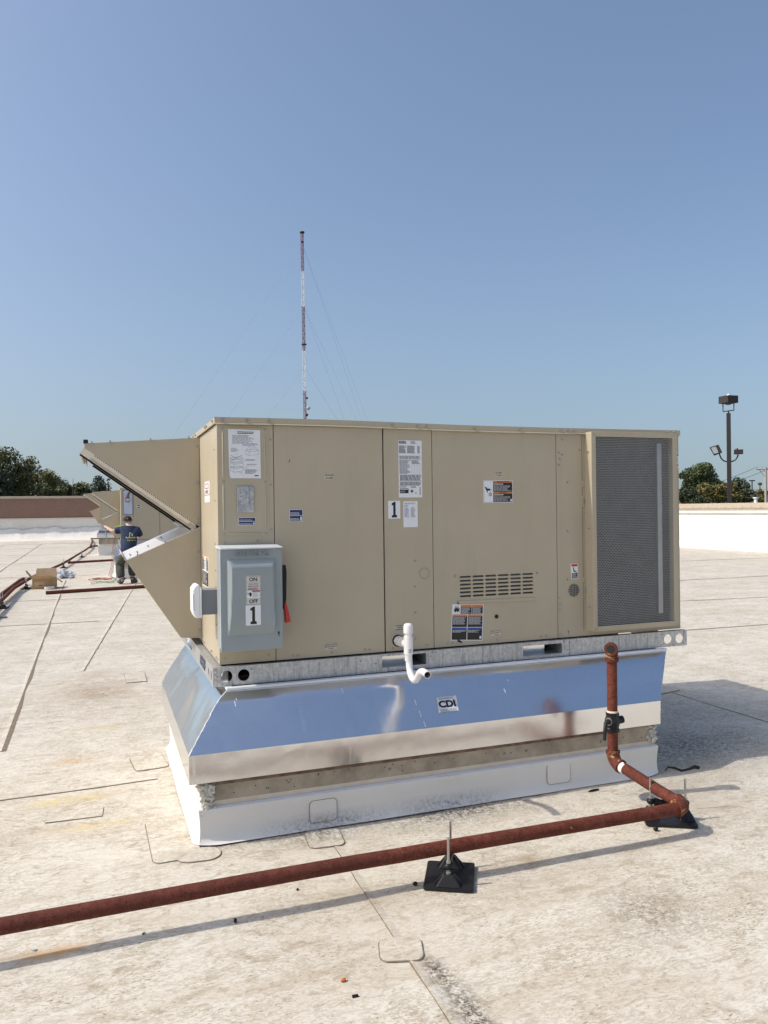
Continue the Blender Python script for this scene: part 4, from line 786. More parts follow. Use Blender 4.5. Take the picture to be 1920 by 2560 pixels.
# condensate drain
dn = thing('condensate_drain', (.985, -.2, .68), 'white plastic condensate drain with capped tee and curved trap', 'drain pipe')
TX, TY = .987, -.17
MB().cyl((TX, TY, .780), (TX, TY, .965), .0205, seg=20).build('standpipe', 'pvc', dn, smooth=50)
MB().prof([((TX, TY, .930), .0262), ((TX, TY, .968), .0257), ((TX, TY, .976), .0235), ((TX, TY, .982), .017), ((TX, TY, .984), .006)], seg=20).build('cap', 'pvc', dn, smooth=40)
MB().cyl((TX, TY, .817), (TX, TY, .911), .0252, seg=20).build('tee', 'pvc', dn, smooth=50)
MB().cyl((TX+.001, TY, .868), (TX+.003, -.10, .866), .0252, seg=18).cyl((TX+.003, -.10, .866), (TX+.004, -.045, .865), .0205, seg=18).prof([((TX+.004, -.060, .865), .028), ((TX+.004, -.022, .864), .029), ((TX+.004, .0, .863), .026)], seg=8).build('branch', 'pvc', dn, smooth=40)
MB().cyl((TX+.005, -.0005, .863), (TX+.005, -.003, .863), .034, seg=24).build('hole_shadow_gap', 'black_rubber', dn)
pts = [(.988, -.170, .82), (.989, -.172, .775), (.989, -.178, .742), (.987, -.196, .716), (.985, -.224, .699), (.982, -.262, .692), (.979, -.296, .703), (.977, -.325, .724), (.974, -.352, .746), (.971, -.382, .762), (.967, -.420, .770), (.962, -.460, .772), (.956, -.502, .770)]
tr = MB().tube(pts, .0185, 18, False).build('trap', 'pvc', dn, smooth=60)
MB().tube(pts[7:][::-1], .0158, 18, False).build('bore', 'pvc_dark', tr, smooth=60)
a_, b_ = Vector(pts[-2]), Vector(pts[-1]); dd = (b_-a_).normalized(); e1 = dd.cross(Vector((0, 0, 1))).normalized(); e2 = e1.cross(dd); vs = []
for r in (.0185, .0158):
    for k in range(24): vs.append(b_+(e1*math.cos(2*PI*k/24)+e2*math.sin(2*PI*k/24))*r)
MB().add(vs, [(k, (k+1) % 24, 24+(k+1) % 24, 24+k) for k in range(24)]).build('rim', 'pvc', tr)
mb = MB(); lines(mb, lambda u, v, w: (TX+u, TY-.0255, v), -.010, .012, .826, .848, 2, 1, .4); mb.build('print', INK, dn)

# ================================================================== GAS PIPE IN FRONT
gp_ = thing('gas_pipe', (2.06, -.5, .0), 'rusty red gas pipe crossing the foreground and rising to a black valve', 'pipe')
PR = .0300; PZ = .132; EX, EY = 2.095, -1.025; RXP, RYP = 2.058, -.50
pts = [(x, -1.005-.006*(x > .5)-.012*(max(0, x-.8)), PZ+.004*math.sin(x*1.2+1.0)) for x in [-3.2+.2*i for i in range(27)]]
pts = [p for p in pts if p[0] < 2.03]+[(2.045, EY, PZ)]
MB().tube(pts, PR, 24).build('pipe', 'rust', gp_, smooth=60)
MB().tube([(EX-.002, EY+.045, PZ+.004), (2.085, -.85, .150), (2.068, -.60, .186), (2.063, -.555, .192)], PR*.98, 24).build('pipe', 'rust', gp_, smooth=60)
def elbow(p, c_, q, r, name='elbow', mat='rust_fit'):
    m = arc(p, c_, q, 9); rs_ = [r*1.22, r*1.22]+[r*1.10]*(len(m)-4)+[r*1.22, r*1.22]; e = MB().tube(m, rs_, 20); return e.build(name, mat, gp_, smooth=45)
elbow((2.035, EY, PZ), (EX, EY, PZ), (EX-.002, EY+.062, PZ+.005), PR*1.08)
elbow((2.064, -.565, .190), (RXP, RYP, .198), (RXP, RYP, .262), PR*1.05)
MB().cyl((2.0642, -.570, .1893), (2.0662, -.596, .1855), PR*1.005, seg=24).build('thread_tape', 'label_white', gp_, smooth=60)
MB().cyl((RXP, RYP, .255), (RXP, RYP, .372), PR*.93, seg=24).build('pipe', 'rust_bright', gp_, smooth=60); MB().cyl((RXP, RYP, .470), (RXP, RYP, .765), PR*.93, seg=24).build('pipe', 'rust_bright', gp_, smooth=60)
va = MB().prof([((RXP, RYP, .366), .037), ((RXP, RYP, .384), .037), ((RXP, RYP, .390), .033), ((RXP, RYP, .425), .043), ((RXP, RYP, .452), .034), ((RXP, RYP, .460), .037), ((RXP, RYP, .472), .035)], seg=8).build('valve', 'black_rubber', gp_, smooth=30)
MB().cyl((RXP, RYP, .470), (RXP, RYP, .482), .032, .029, 18).build('sealant_ring', 'beige_ledge', va, smooth=40)
MB().cyl((RXP+.03, RYP-.004, .425), (RXP+.062, RYP-.01, .43), .022, .020, 10).build('valve_plug', 'black_rubber', va, smooth=40)
mb = MB(); mb.cyl((RXP-.02, RYP-.008, .425), (RXP-.055, RYP-.022, .428), .017, .014, 10); mb.tube([(RXP-.048, RYP-.025, .435), (RXP-.066, RYP-.030, .425), (RXP-.074, RYP-.034, .385), (RXP-.079, RYP-.036, .335)], [.010, .011, .010, .008], 10); mb.build('lever', 'black_rubber', va, smooth=50)
MB().cyl((RXP-.032, RYP-.012, .4255), (RXP-.036, RYP-.0135, .4257), .0215, .0215, 10).build('nut', 'zinc', va)
MB().prof([((RXP, RYP, .752), .0375), ((RXP, RYP, .770), .0375), ((RXP, RYP, .775), .033), ((RXP-.002, RYP-.002, .797), .034)], seg=18).build('elbow_collar', 'rust_fit', gp_, smooth=40)
hdv = Vector((-.62, -.70, .02)).normalized(); c0 = Vector((RXP, RYP, .795)); m = arc(c0, c0+Vector((0, 0, .034)), c0+Vector((0, 0, .030))+hdv*.040, 8)
eb = MB().tube(m, [.034]*5+[.034, .035, .036, .037], 18).build('elbow', 'rust_fit', gp_, smooth=50)
p1 = m[-1]; MB().cyl(p1, p1+hdv*.006, .037, .034, 18).build('elbow_lip', 'rust_fit', eb, smooth=30); MB().cyl(p1+hdv*.005, p1+hdv*.0072, .0225, seg=18).build('bore', 'dark_gap', eb)

# ---- roller pipe supports
def support(x, y, rz, label, roll=True, top=.21):
    o = thing('pipe_support', (x, y, 0), label, 'pipe support', 'black roller pipe supports on the roof', rz)
    org = ORG[o.name]; ORG[o.name] = Vector((0, 0, 0))
    b = plate('base_pad', rrect(-.105, .105, -.125, .125, .012), [], .012, TOP(.003), 'black_rubber', o, .003)
    for sy in (-.085, .085):
        MB().hexa([(-.052, sy-.038, .015), (.052, sy-.038, .015), (.052, sy+.038, .015), (-.052, sy+.038, .015)], [(-.020, sy-.016, .060), (.020, sy-.016, .060), (.020, sy+.016, .060), (-.020, sy+.016, .060)]).build('pedestal', 'black_rubber', o, bevel=.003)
        for k in (-1, 1): MB().hexa([(-.062*k, sy-.004, .015), (-.030*k, sy-.004, .015), (-.030*k, sy+.004, .015), (-.062*k, sy+.004, .015)], [(-.024*k, sy-.004, .055), (-.018*k, sy-.004, .055), (-.018*k, sy+.004, .055), (-.024*k, sy+.004, .055)]).build('rib', 'black_rubber', o)
        MB().cyl((0, sy, .055), (0, sy, top), .0058, seg=10).build('threaded_rod', 'zinc', o, smooth=50)
        MB().cyl((0, sy, .060), (0, sy, .070), .0115, seg=6).cyl((0, sy, .104), (0, sy, .114), .0105, seg=6).build('nut', 'zinc', o)
        MB().ball((0, sy, .090), .021, 2, sc=(1, 1, .8)).build('socket', 'black_plastic', o, smooth=60)
    MB().prof([((0, -.068, .088), .021), ((0, -.03, .086), .014), ((0, 0, .085), .012), ((0, .03, .086), .014), ((0, .068, .088), .021)], seg=14).build('roller', 'black_plastic', o, smooth=50)
    ORG[o.name] = org; return o
support(.830, -1.012, -.49, 'black roller pipe support with two steel rods under the middle of the foreground pipe')
support(2.132, -.850, 1.055, 'black pipe support under the corner of the foreground gas pipe')
# black strap caught on the rod
mb = MB(); pts = [(2.190, -.760, .212), (2.205, -.765, .232), (2.245, -.77, .224), (2.285, -.775, .206), (2.325, -.785, .212), (2.36, -.79, .222), (2.385, -.795, .214)]
mb.tube(pts, [.004, .005, .006, .007, .007, .011, .009], 8, ell=[1, .5, .45, .5, .6, .4, .5]); tag(mb.build('strap', 'black_plastic', smooth=60), 'twisted black strap hooked over a steel rod by the pipe corner', 'strap')
# small litter
def bit(name, pts_h, mat, label, cat, group=None):
    x, y, sx_, sy_, h, rz = pts_h; m = MB(); m.ball((0, 0, h*.5), 1, 2, .35, 0, (sx_/2, sy_/2, h/2), int(abs(x)*31)); o = m.build(name, mat, smooth=50); o.location = (x, y, roofz(x, y)); o.rotation_euler.z = rz; tag(o, label, cat, group)
bit('scrap', (.183, -1.545, .022, .014, .012, .2), 'orange_bit', 'small orange scrap lying on the white roof', 'scrap')
MB_ = MB().box(-.010, .010, -.0045, .0045, 0, .006).build('rubber_scrap', 'black_plastic'); MB_.location = (.195, -1.64, roofz(.195, -1.64)); MB_.rotation_euler.z = -.1; tag(MB_, 'short black rubber scrap just in front of the orange scrap', 'scrap')
bit('rubber_scrap', (1.985, -.935, .028, .022, .024, .4), 'black_plastic', 'crumpled black scrap in front of the corner pipe support', 'scrap')
bit('plastic_plug', (.665, -1.02, .022, .018, .018, .1), 'black_plastic', 'black plastic plug at the left edge of the middle pipe support', 'scrap')
bit('crumb', (.19, -.865, .014, .010, .008, .8), 'black_plastic', 'tiny black crumb right behind the pipe shadow', 'scrap')
bit('crumb', (-.10, -1.035, .014, .012, .020, .3), 'black_plastic', 'dark crumb standing in the shadow of the foreground pipe', 'scrap')
bit('wire_crumb', (-.44, -.99, .016, .008, .006, .9), 'wire_green', 'tiny green wire crumb near the left end of the pipe', 'scrap')
bit('metal_disc', (-.82, -.955, .02, .016, .003, .3), 'zinc', 'flat grey metal disc at the far left by the pipe shadow', 'scrap')
bit('crumb', (-.02, -1.80, .012, .006, .005, .5), 'black_plastic', 'tiny black sliver near the bottom of the picture', 'scrap')
bit('rubber_bar', (2.02, -.372, .085, .016, .012, .1), 'black_plastic', 'short black bar against the curb behind the riser', 'scrap')

# ================================================================== UNITS FURTHER BACK
SMALL = ('screw', 'clip', 'print', 'lettering', 'rivet', 'bolt_hole', 'drill_hole', 'scuff', 'scratch', 'zip_tie', 'label', 'notch_edge', 'latch', 'bracket', 'pressed_rib', 'foam_plug', 'outlet_cover', 'expanded_mesh', 'coil_tube', 'numeral', 'filter_slot')
u2 = copy_tree(unit, None, SMALL+('cover_plate',)); u2.location = Vector((-.09, 16.0, .83)); u2['label'] = 'beige rooftop air unit behind the kneeling-height worker with its blue-grey wiring panel open'
u2['label'] = 'beige rooftop air unit with open blue-grey wiring compartment behind the worker'
ORG[u2.name] = unit.location.copy()
pn = plate('wiring_compartment', rrect(.060, .275, 1.44, 2.03, .02), [], .004, FR(.0), 'panel_blue', u2); plate('compartment_rim', rrect(.048, .287, 1.428, 2.042, .024), [rrect(.062, .273, 1.442, 2.028, .02)], .010, FR(0), 'far_wall', pn)
MB().box(.115, .205, -.045, -.005, 1.745, 1.845).build('terminal_block', 'ink', pn)
for k in range(3): MB().box(.122+k*.028, .144+k*.028, -.048, -.0455, 1.76, 1.83).build('terminal', 'label_grey', pn)
for k in range(3): MB().tube(arc((.135+k*.025, -.03, 1.845), (.15+k*.02, -.06, 1.95), (.235+k*.006, -.02, 2.03), 8), .008, 8).build('cable', 'wire_red' if k == 0 else 'ink_soft', pn, smooth=60)
for z0, z1 in ((1.585, 1.615), (1.635, 1.665)): plate('label', rect(.385, .455, z0, z1), [], .003, FR(0), 'ink_blue', u2)
plate('label', rect(.375, .465, 1.578, 1.672), [], .0015, FR(0), 'label_white', u2)
plate('label', rrect(.95, 1.1, 1.6, 1.98, .01), [], .001, FR(0), 'label_white', u2)
u3 = copy_tree(unit, None, SMALL+('cover_plate',)); u3.location = Vector((-.50, 27.5, 1.06)); u3['label'] = 'farthest beige rooftop air unit with a white sheet by its top corner'
ORG[u3.name] = unit.location.copy()
plate('label', rrect(.06, .33, 1.78, 2.03, .01), [], .003, FR(0), 'label_white', u3)
for (un, x, y, dz, lb1, lb2) in ((u2, -.09, 16.0, .13, 'metal curb adapter under the unit behind the worker', 'white roof curb beside the worker'), (u3, -.50, 27.5, .36, 'metal curb adapter under the farthest unit', 'white roof curb under the farthest unit')):
    a2 = copy_tree(ad, None, ('label', 'print', 'scratch', 'sealant_bead')); a2.location = (x, y, .30+dz); a2['label'] = lb1
    c2 = copy_tree(curb, None, ('screw', 'rail_hole', 'sealant_lump', 'patch', 'grime_patch', 'lap_tab', 'rust_streak')); c2.location = (x, y, 0); c2.scale = (1, 1, (.30+dz)/.30); c2['label'] = lb2

# gas main along the roof with branches, resting on supports
gm = thing('gas_main', (-1.6, 18, 0), 'long brown gas main along the left of the roof with branches', 'pipe')
main = [(-2.16, 6.0), (-2.17, 9.9), (-2.2, 13.0), (-2.08, 15.6), (-1.83, 18.2), (-1.64, 20.3), (-1.5, 22.6), (-1.31, 26.2), (-1.13, 29.4), (-.99, 32.8), (-.95, 38.7), (-1.05, 44.5)]
MB().tube([(x, y, .135) for x, y in main], .036, 14).build('pipe', 'rust', gm, smooth=60)
MB().tube([(-2.34, 6.0, .135), (-2.31, 9.9, .135), (-2.26, 14.9, .135), (-2.22, 15.3, .135)], .036, 14).build('pipe', 'rust', gm, smooth=60)
for p, q in (((-1.46, 21.3), (-.15, 21.9)), ((-.96, 33.5), (.3, 34.3)), ((-1.05, 44.5), (-.05, 44.9))): MB().tube([(*p, .12), (*q, .12)], .036, 12).build('branch_pipe', 'rust', gm, smooth=60); MB().ball((*p, .13), .055, 2).build('tee_fitting', 'rust_fit', gm, smooth=60)
for k, (x, y) in enumerate(((-2.17, 10.6), (-2.07, 14.15), (-1.60, 20.7), (-1.21, 26.4), (-.98, 34.3), (-1.0, 39.0), (-1.0, 42.4))):
    s = support(x, y, [-.1, .2, .15, .1, .05, 0, 0][k], ['black pipe support under the gas main, cut by the left picture edge', 'black pipe support under the gas main by the cardboard box', 'black pipe support at the first branch beyond the cardboard box', 'black pipe support in the bend of the gas main beyond the first branch', 'black pipe support at the second branch of the gas main', 'second farthest black pipe support under the gas main', 'farthest black pipe support under the gas main'][k], top=.26)
lp = MB().tube([(-1.60, 12.72, .036), (.35, 13.16, .036)], .036, 16, False); lp.tube([(.35, 13.16, .036), (-1.60, 12.72, .036)], .030, 16, False); tag(lp.build('loose_pipe', 'rust', smooth=60), 'loose brown steel pipe lying on the roof in front of the worker', 'pipe')
# cardboard box with open flaps
bx = thing('cardboard_box', (-1.70, 14.15, 0), 'open brown cardboard box with raised flaps beside the gas main', 'box')
BXa, BXb, BYa, BYb, BH = -1.945, -1.475, 14.0, 14.38, .215
for nm, v in (('side', (BXa, BXb, BYa, BYa+.006, .006, BH)), ('side', (BXa, BXb, BYb-.006, BYb, .006, BH)), ('side', (BXa, BXa+.006, BYa+.007, BYb-.007, .006, BH)), ('side', (BXb-.006, BXb, BYa+.007, BYb-.007, .006, BH)), ('bottom', (BXa, BXb, BYa, BYb, 0, .005))): MB().box(*v).build(nm, 'cardboard', bx)
def flap(a, b, c_, d_): 
    n = (Vector(b)-Vector(a)).cross(Vector(d_)-Vector(a)).normalized()*.005; MB().hexa([a, b, c_, d_], [tuple(Vector(p)+n) for p in (a, b, c_, d_)]).build('flap', 'cardboard_in', bx)
flap((BXa, BYa, BH), (BXb-.02, BYa, BH), (BXb-.10, BYa-.16, BH+.09), (BXa+.02, BYa-.16, BH+.09)); flap((BXa+.04, BYb, BH), (BXb, BYb, BH), (BXb-.01, BYb+.06, BH+.20), (BXa+.06, BYb+.06, BH+.20))
flap((BXa, BYb, BH), (BXa, BYa+.02, BH), (BXa-.13, BYa+.03, BH+.17), (BXa-.13, BYb-.02, BH+.17)); flap((BXb, BYa+.02, BH), (BXb, BYb, BH), (BXb+.12, BYb-.04, BH-.10), (BXb+.12, BYa+.05, BH-.10))
MB().box(BXa+.04, BXa+.24, BYa-.002, BYa-.0005, .05, .16).build('shipping_label', 'cardboard_in', bx); MB().box(BXa+.12, BXa+.20, BYa-.003, BYa-.0022, .07, .085).build('print', 'ink', bx)
mb = MB(); mb.ball((-1.44, 16.75, .10), .14, 3, 1.1, 0, (1.0, .8, .8), 3); mb.ball((-1.30, 16.7, .06), .09, 3, 1.2, 0, (1.2, .8, .7), 5); tag(mb.build('plastic_bag', 'plastic_bag'), 'crumpled grey-blue plastic bag behind the cardboard box', 'bag')
mb = MB(); n = 28; vs = []
for r, z in ((.10, .006), (.10, .06), (.065, .06), (.065, .006)):
    for k in range(n): vs.append((-1.60+r*math.cos(2*PI*k/n), 13.83+r*math.sin(2*PI*k/n), z))
mb.add(vs, [(j*n+k, j*n+(k+1) % n, ((j+1) % 4)*n+(k+1) % n, ((j+1) % 4)*n+k) for j in range(4) for k in range(n)]); tag(mb.build('tape_roll', 'label_grey', smooth=40), 'roll of pale tape in front of the cardboard box', 'tape')
# loose wires from the unit
def wires(name, mat, cx, cy, n, seed, label, hx, hy):
    o = thing(name, (cx, cy, 0), label, 'wire'); r = random.Random(seed)
    for k in range(n):
        pts = [(hx+r.uniform(-.02, .02), hy, 1.05), (hx-.04-.03*k, hy-.05, .75), (hx-.07-.03*k, hy-.15, .35), (hx-.14-.03*k, hy-.3, .08)]
        for i in range(18):
            a = -.3+i*.55; q = .33-.008*i+r.uniform(-.03, .03); pts.append((cx+q*math.cos(a)*1.0, cy+q*math.sin(a)*.8, .012+.012*k+.03*abs(math.sin(i*.9+k))))
        MB().tube(pts, .0055, 6).build('strand', mat, o, smooth=60)
wires('red_wire', 'wire_red', -.55, 15.6, 2, 3, 'loop of thin red wire trailing from the unit beside the worker', -.22, 16.2)
wires('green_wire', 'wire_green', -.50, 14.7, 1, 5, 'loop of thin green wire on the roof left of the worker', -.20, 15.9)
tag(MB().box(-2.2, -1.95, 9.16, 9.30, .004, .02).build('steel_plate', 'ink_soft'), 'flat dark plate on the roof at the left picture edge', 'plate')

# ================================================================== WORKER
def skin(name, joints, edges, mat, parent, sub=2, root=None):
    names = list(joints); idx = {k: i for i, k in enumerate(names)}; me = bpy.data.meshes.new(name)
    org = ORG.get(parent.name, Vector()) if parent else Vector()
    me.from_pydata([tuple(Vector(joints[k][0])-org) for k in names], [(idx[a], idx[b]) for a, b in edges], [])
    o = bpy.data.objects.new(name, me); COL.objects.link(o); o.modifiers.new('skin', 'SKIN'); sk_ = me.skin_vertices[0].data
    for k in names:
        r = joints[k][1]; sk_[idx[k]].radius = r if isinstance(r, tuple) else (r, r); sk_[idx[k]].use_root = (k == (root or names[0]))
    s = o.modifiers.new('sub', 'SUBSURF'); s.levels = sub; s.render_levels = sub; o.modifiers['skin'].use_smooth_shade = True
    dg = bpy.context.evaluated_depsgraph_get(); m2 = bpy.data.meshes.new_from_object(o.evaluated_get(dg)); bpy.data.objects.remove(o); m2.name = name
    m2.materials.clear(); m2.materials.append(M(mat)); q = bpy.data.objects.new(name, m2); COL.objects.link(q)
    if parent: q.parent = parent; ORG[q.name] = org
    return q
per = thing('person', (0, 14.3, 0), 'person in navy printed t-shirt, black cap and dark work trousers reaching out to the left', 'person')
PY = 14.35
J = dict(pelvis=((.0, PY, .76), (.10, .09)), belly=((.03, PY+.01, .92), (.115, .095)), chest=((.05, PY+.03, 1.10), (.125, .09)), upper=((.05, PY+.05, 1.22), (.085, .065)), neck=((.045, PY+.07, 1.31), .055), jaw=((.03, PY+.10, 1.38), (.066, .075)), head=((.025, PY+.10, 1.45), (.078, .09)), crown=((.02, PY+.09, 1.52), (.055, .065)),
         shl=((-.115, PY+.06, 1.235), .062), ell=((-.30, PY+.10, 1.19), .045), wrl=((-.43, PY+.28, 1.285), .030), pal=((-.465, PY+.35, 1.30), (.036, .018)), f1=((-.49, PY+.43, 1.315), .009), f2=((-.47, PY+.44, 1.325), .0095), f3=((-.45, PY+.435, 1.32), .009), f4=((-.435, PY+.42, 1.305), .008), th=((-.49, PY+.37, 1.345), .010),
         shr=((.235, PY+.05, 1.22), .064), elr=((.31, PY+.20, 1.02), .046), wrr=((.17, PY+.40, 1.05), .031), par=((.13, PY+.46, 1.07), (.036, .018)), g1=((.10, PY+.53, 1.09), .009), g2=((.115, PY+.54, 1.075), .0095), g3=((.13, PY+.54, 1.06), .009), g4=((.145, PY+.53, 1.05), .008), tr=((.15, PY+.49, 1.11), .010),
         hl=((-.105, PY, .72), .07), kl=((-.155, PY+.20, .43), .062), al=((-.125, PY-.02, .10), .042), tl=((-.135, PY+.17, .035), (.045, .028)),
         hr=((.10, PY, .72), .07), kr=((.10, PY+.28, .44), .062), ar=((.09, PY+.10, .12), .042), tor=((.15, PY+.28, .045), (.045, .028)))
J = {k: ((Vector(p)+Vector((0, max(0, p[2]-.75)*.38 if k not in ('kl', 'kr') else .04, -max(0, p[2]-1.0)*.02))), r_) for k, (p, r_) in J.items()}
def leanj(S_): return {k: ((Vector(p)+Vector((0, max(0, p[2]-.75)*.38 if k[0] not in 'k' else .04, -max(0, p[2]-1.0)*.02))), r_) for k, (p, r_) in S_.items()}
Eg = [('pelvis', 'belly'), ('belly', 'chest'), ('chest', 'upper'), ('upper', 'neck'), ('neck', 'jaw'), ('jaw', 'head'), ('head', 'crown'), ('upper', 'shl'), ('shl', 'ell'), ('ell', 'wrl'), ('wrl', 'pal'), ('pal', 'f1'), ('pal', 'f2'), ('pal', 'f3'), ('pal', 'f4'), ('pal', 'th'),
      ('upper', 'shr'), ('shr', 'elr'), ('elr', 'wrr'), ('wrr', 'par'), ('par', 'g1'), ('par', 'g2'), ('par', 'g3'), ('par', 'g4'), ('par', 'tr'), ('pelvis', 'hl'), ('hl', 'kl'), ('kl', 'al'), ('al', 'tl'), ('pelvis', 'hr'), ('hr', 'kr'), ('kr', 'ar'), ('ar', 'tor')]
skin('body', J, Eg, 'skin', per)
S = dict(chest=((.05, PY+.03, 1.09), (.195, .150)), belly=((.035, PY+.01, .92), (.190, .160)), waist=((.015, PY-.005, .78), (.180, .158)), hem=((-.005, PY-.005, .655), (.165, .150)), upper=((.05, PY+.05, 1.21), (.150, .115)), coll=((.045, PY+.065, 1.285), (.075, .068)), shl=((-.115, PY+.06, 1.23), .088), ml=((-.20, PY+.08, 1.205), .085), sl=((-.275, PY+.095, 1.195), .082), shr=((.235, PY+.05, 1.215), .090), mr=((.275, PY+.12, 1.12), .082), sr=((.295, PY+.165, 1.06), .080))
shirt = skin('shirt', leanj(S), [('chest', 'belly'), ('belly', 'waist'), ('waist', 'hem'), ('chest', 'upper'), ('upper', 'coll'), ('upper', 'shl'), ('shl', 'ml'), ('ml', 'sl'), ('upper', 'shr'), ('shr', 'mr'), ('mr', 'sr')], 'shirt', per)
T_ = dict(pelvis=((.0, PY, .745), (.165, .145)), low=((.0, PY+.005, .66), (.155, .14)), hl=((-.10, PY+.03, .62), .128), ml=((-.135, PY+.12, .52), .100), kl=((-.165, PY+.185, .43), .108), cl=((-.155, PY+.08, .26), .100), al=((-.135, PY+.0, .12), .086), hr=((.095, PY+.05, .62), .115), mr=((.10, PY+.18, .53), .10), kr=((.11, PY+.265, .44), .108), cr=((.11, PY+.18, .28), .100), ar=((.10, PY+.11, .15), .086))
skin('trousers', leanj(T_), [('pelvis', 'low'), ('low', 'hl'), ('hl', 'ml'), ('ml', 'kl'), ('kl', 'cl'), ('cl', 'al'), ('low', 'hr'), ('hr', 'mr'), ('mr', 'kr'), ('kr', 'cr'), ('cr', 'ar')], 'trousers', per)
for hx, hy, tx, ty in ((-.10, PY-.04, -.20, PY+.14), (.10, PY+.06, .19, PY+.24)):
    skin('boot', dict(heel=((hx, hy, .058), (.066, .060)), mid=((hx*.5+tx*.5, hy*.5+ty*.5, .055), (.066, .056)), toe=((tx, ty, .05), (.062, .046)), ank=((hx+(tx-hx)*.12, hy+(ty-hy)*.12, .16), .070)), [('heel', 'mid'), ('mid', 'toe'), ('heel', 'ank')], 'boots', per)
HYP = PY+.265
cp = MB(); n = 20; vs = []
for j in range(8):
    a = j/7*PI/2; rr = .104*math.cos(a)+.001; z = 1.425+.112*math.sin(a)
    for k in range(n): vs.append((.022+rr*math.cos(2*PI*k/n), HYP+.098+rr*1.12*math.sin(2*PI*k/n), z))
cp.add(vs, [(j*n+k, j*n+(k+1) % n, (j+1)*n+(k+1) % n, (j+1)*n+k) for j in range(7) for k in range(n)]); cpo = cp.build('cap', 'cap_black', per, smooth=60)
MB().extr([(-.075, .08), (.075, .08), (.06, .19), (0, .215), (-.06, .19)], lambda u, v, w: (.02+u, HYP+.098+v, 1.43+w-.1*v), 0, .008).build('peak', 'cap_black', cpo, bevel=.003)
MB().box(.017, .027, HYP-.0215, HYP-.0175, 1.452, 1.495).build('badge', 'shirt_print', cpo)
mb = MB(); mb.ball((.024, HYP+.085, 1.405), .088, 3, .3, 0, (1.02, .98, .42), 2); mb.build('hair', 'hair', per, smooth=70)
for sx_ in (-1, 1): MB().ball((.024+sx_*.084, HYP+.10, 1.415), .022, 2, 0, 0, (.45, .8, 1.2)).build('ear', 'skin', per, smooth=60)
MB().ball((.03, HYP+.195, 1.41), .016, 2, 0, 0, (.8, 1.1, 1.2)).build('nose', 'skin', per, smooth=60); MB().box(.008, .050, HYP+.180, HYP+.186, 1.365, 1.372).build('mouth', 'wire_red', per)
for sx_ in (-1, 1): MB().ball((.027+sx_*.032, HYP+.176, 1.435), .010, 2).build('eye', 'label_white', per, smooth=60)
MB().tube([(-.13, HYP-.045, 1.300), (-.06, HYP-.01, 1.318), (.0, HYP+.02, 1.325)], .010, 8).tube([(-.25, HYP+.06, 1.285), (-.18, HYP+.02, 1.30), (-.13, HYP-.02, 1.305)], .009, 8).build('hi_vis_trim', 'hi_vis', shirt, smooth=60)
# print on the back of the shirt, laid on the cloth
dg = bpy.context.evaluated_depsgraph_get(); bvh = BVHTree.FromObject(shirt, dg)
def backprint(body, size, x, z, name='lettering', sx_=1.0, bold=.02):
    o = text(body, size, x, z, FR(13.6), 'shirt_print', shirt, name, bold=bold, sx=sx_)
    for v in o.data.vertices:
        h = bvh.ray_cast(Vector((v.co.x, -1.5, v.co.z)), Vector((0, 1, 0)))
        if h[0] is not None: v.co.y = h[0].y-.004
backprint("J's", .105, .085, 1.115); backprint('Remodeling', .052, .085, 1.045, sx_=.95); backprint('Cedar Lake, IN', .030, .09, .985)
# putty-knife-like tool in the hand
tl = thing('hand_tool', (-.47, PY+.57, 1.28), 'grey metal bar held by the worker against the hood', 'tool')
MB().tube([(-.50, PY+.57, 1.36), (-.46, PY+.56, 1.26), (-.43, PY+.53, .98)], [.014, .013, .010], 8).build('bar', 'zinc', tl, smooth=60)

# ================================================================== LIGHT POLES, TOWER, FAR THINGS
def dirpt(px, dist):                      # ground-plan point that stands at this picture column
    v = fw+rt*((px-960)/FPX); v = Vector((v.x, v.y, 0)).normalized(); return Vector((CAM.x, CAM.y, 0))+v*dist
def zat(py, px, dist):
    v = fw+rt*((px-960)/FPX)-up*((py-1280)/FPX); return CAM.z+dist*v.z/math.hypot(v.x, v.y)
def hgt(py0, px, dist): return zat(py0, px, dist)
p = dirpt(1824, 41.0); zt_ = zat(1033, 1826, 41)
lpo = thing('light_pole', (p.x, p.y, -5), 'tall dark brown light pole with three box floodlights behind the right parapet', 'light pole')
sdr = Vector((math.cos(YAW+.40), -math.sin(YAW+.40), 0)); fdr = Vector((sdr.y*-1, sdr.x, 0))
def loc(u, v, z): q = Vector((p.x, p.y, 0))+sdr*u+fdr*v; return (q.x, q.y, z)
mb = MB(); mb.hexa([loc(-.11, -.11, -5.2), loc(.11, -.11, -5.2), loc(.11, .11, -5.2), loc(-.11, .11, -5.2)], [loc(-.095, -.095, zt_), loc(.095, -.095, zt_), loc(.095, .095, zt_), loc(-.095, .095, zt_)]); mb.build('pole', 'pole_brown', lpo)
def rbox(mb, u0, u1, v0, v1, z0, z1, a=0.0): 
    def r_(u, v): return (u*math.cos(a)-v*math.sin(a), u*math.sin(a)+v*math.cos(a))
    mb.hexa([loc(*r_(u, v), z0) for u, v in ((u0, v0), (u1, v0), (u1, v1), (u0, v1))], [loc(*r_(u, v), z1) for u, v in ((u0, v0), (u1, v0), (u1, v1), (u0, v1))]); return mb
S_ = 41.0/FPX
zy = lambda y: zat(y, 1826, 41)
mb = MB(); rbox(mb, -.035, .035, -.035, .035, zt_, zy(1027)); mb.tube([loc(-.24, 0, zy(1008)), loc(-.24, 0, zy(1028)), loc(.24, 0, zy(1026)), loc(.24, 0, zy(1005))], .03, 6); mb.build('yoke', 'pole_brown', lpo)
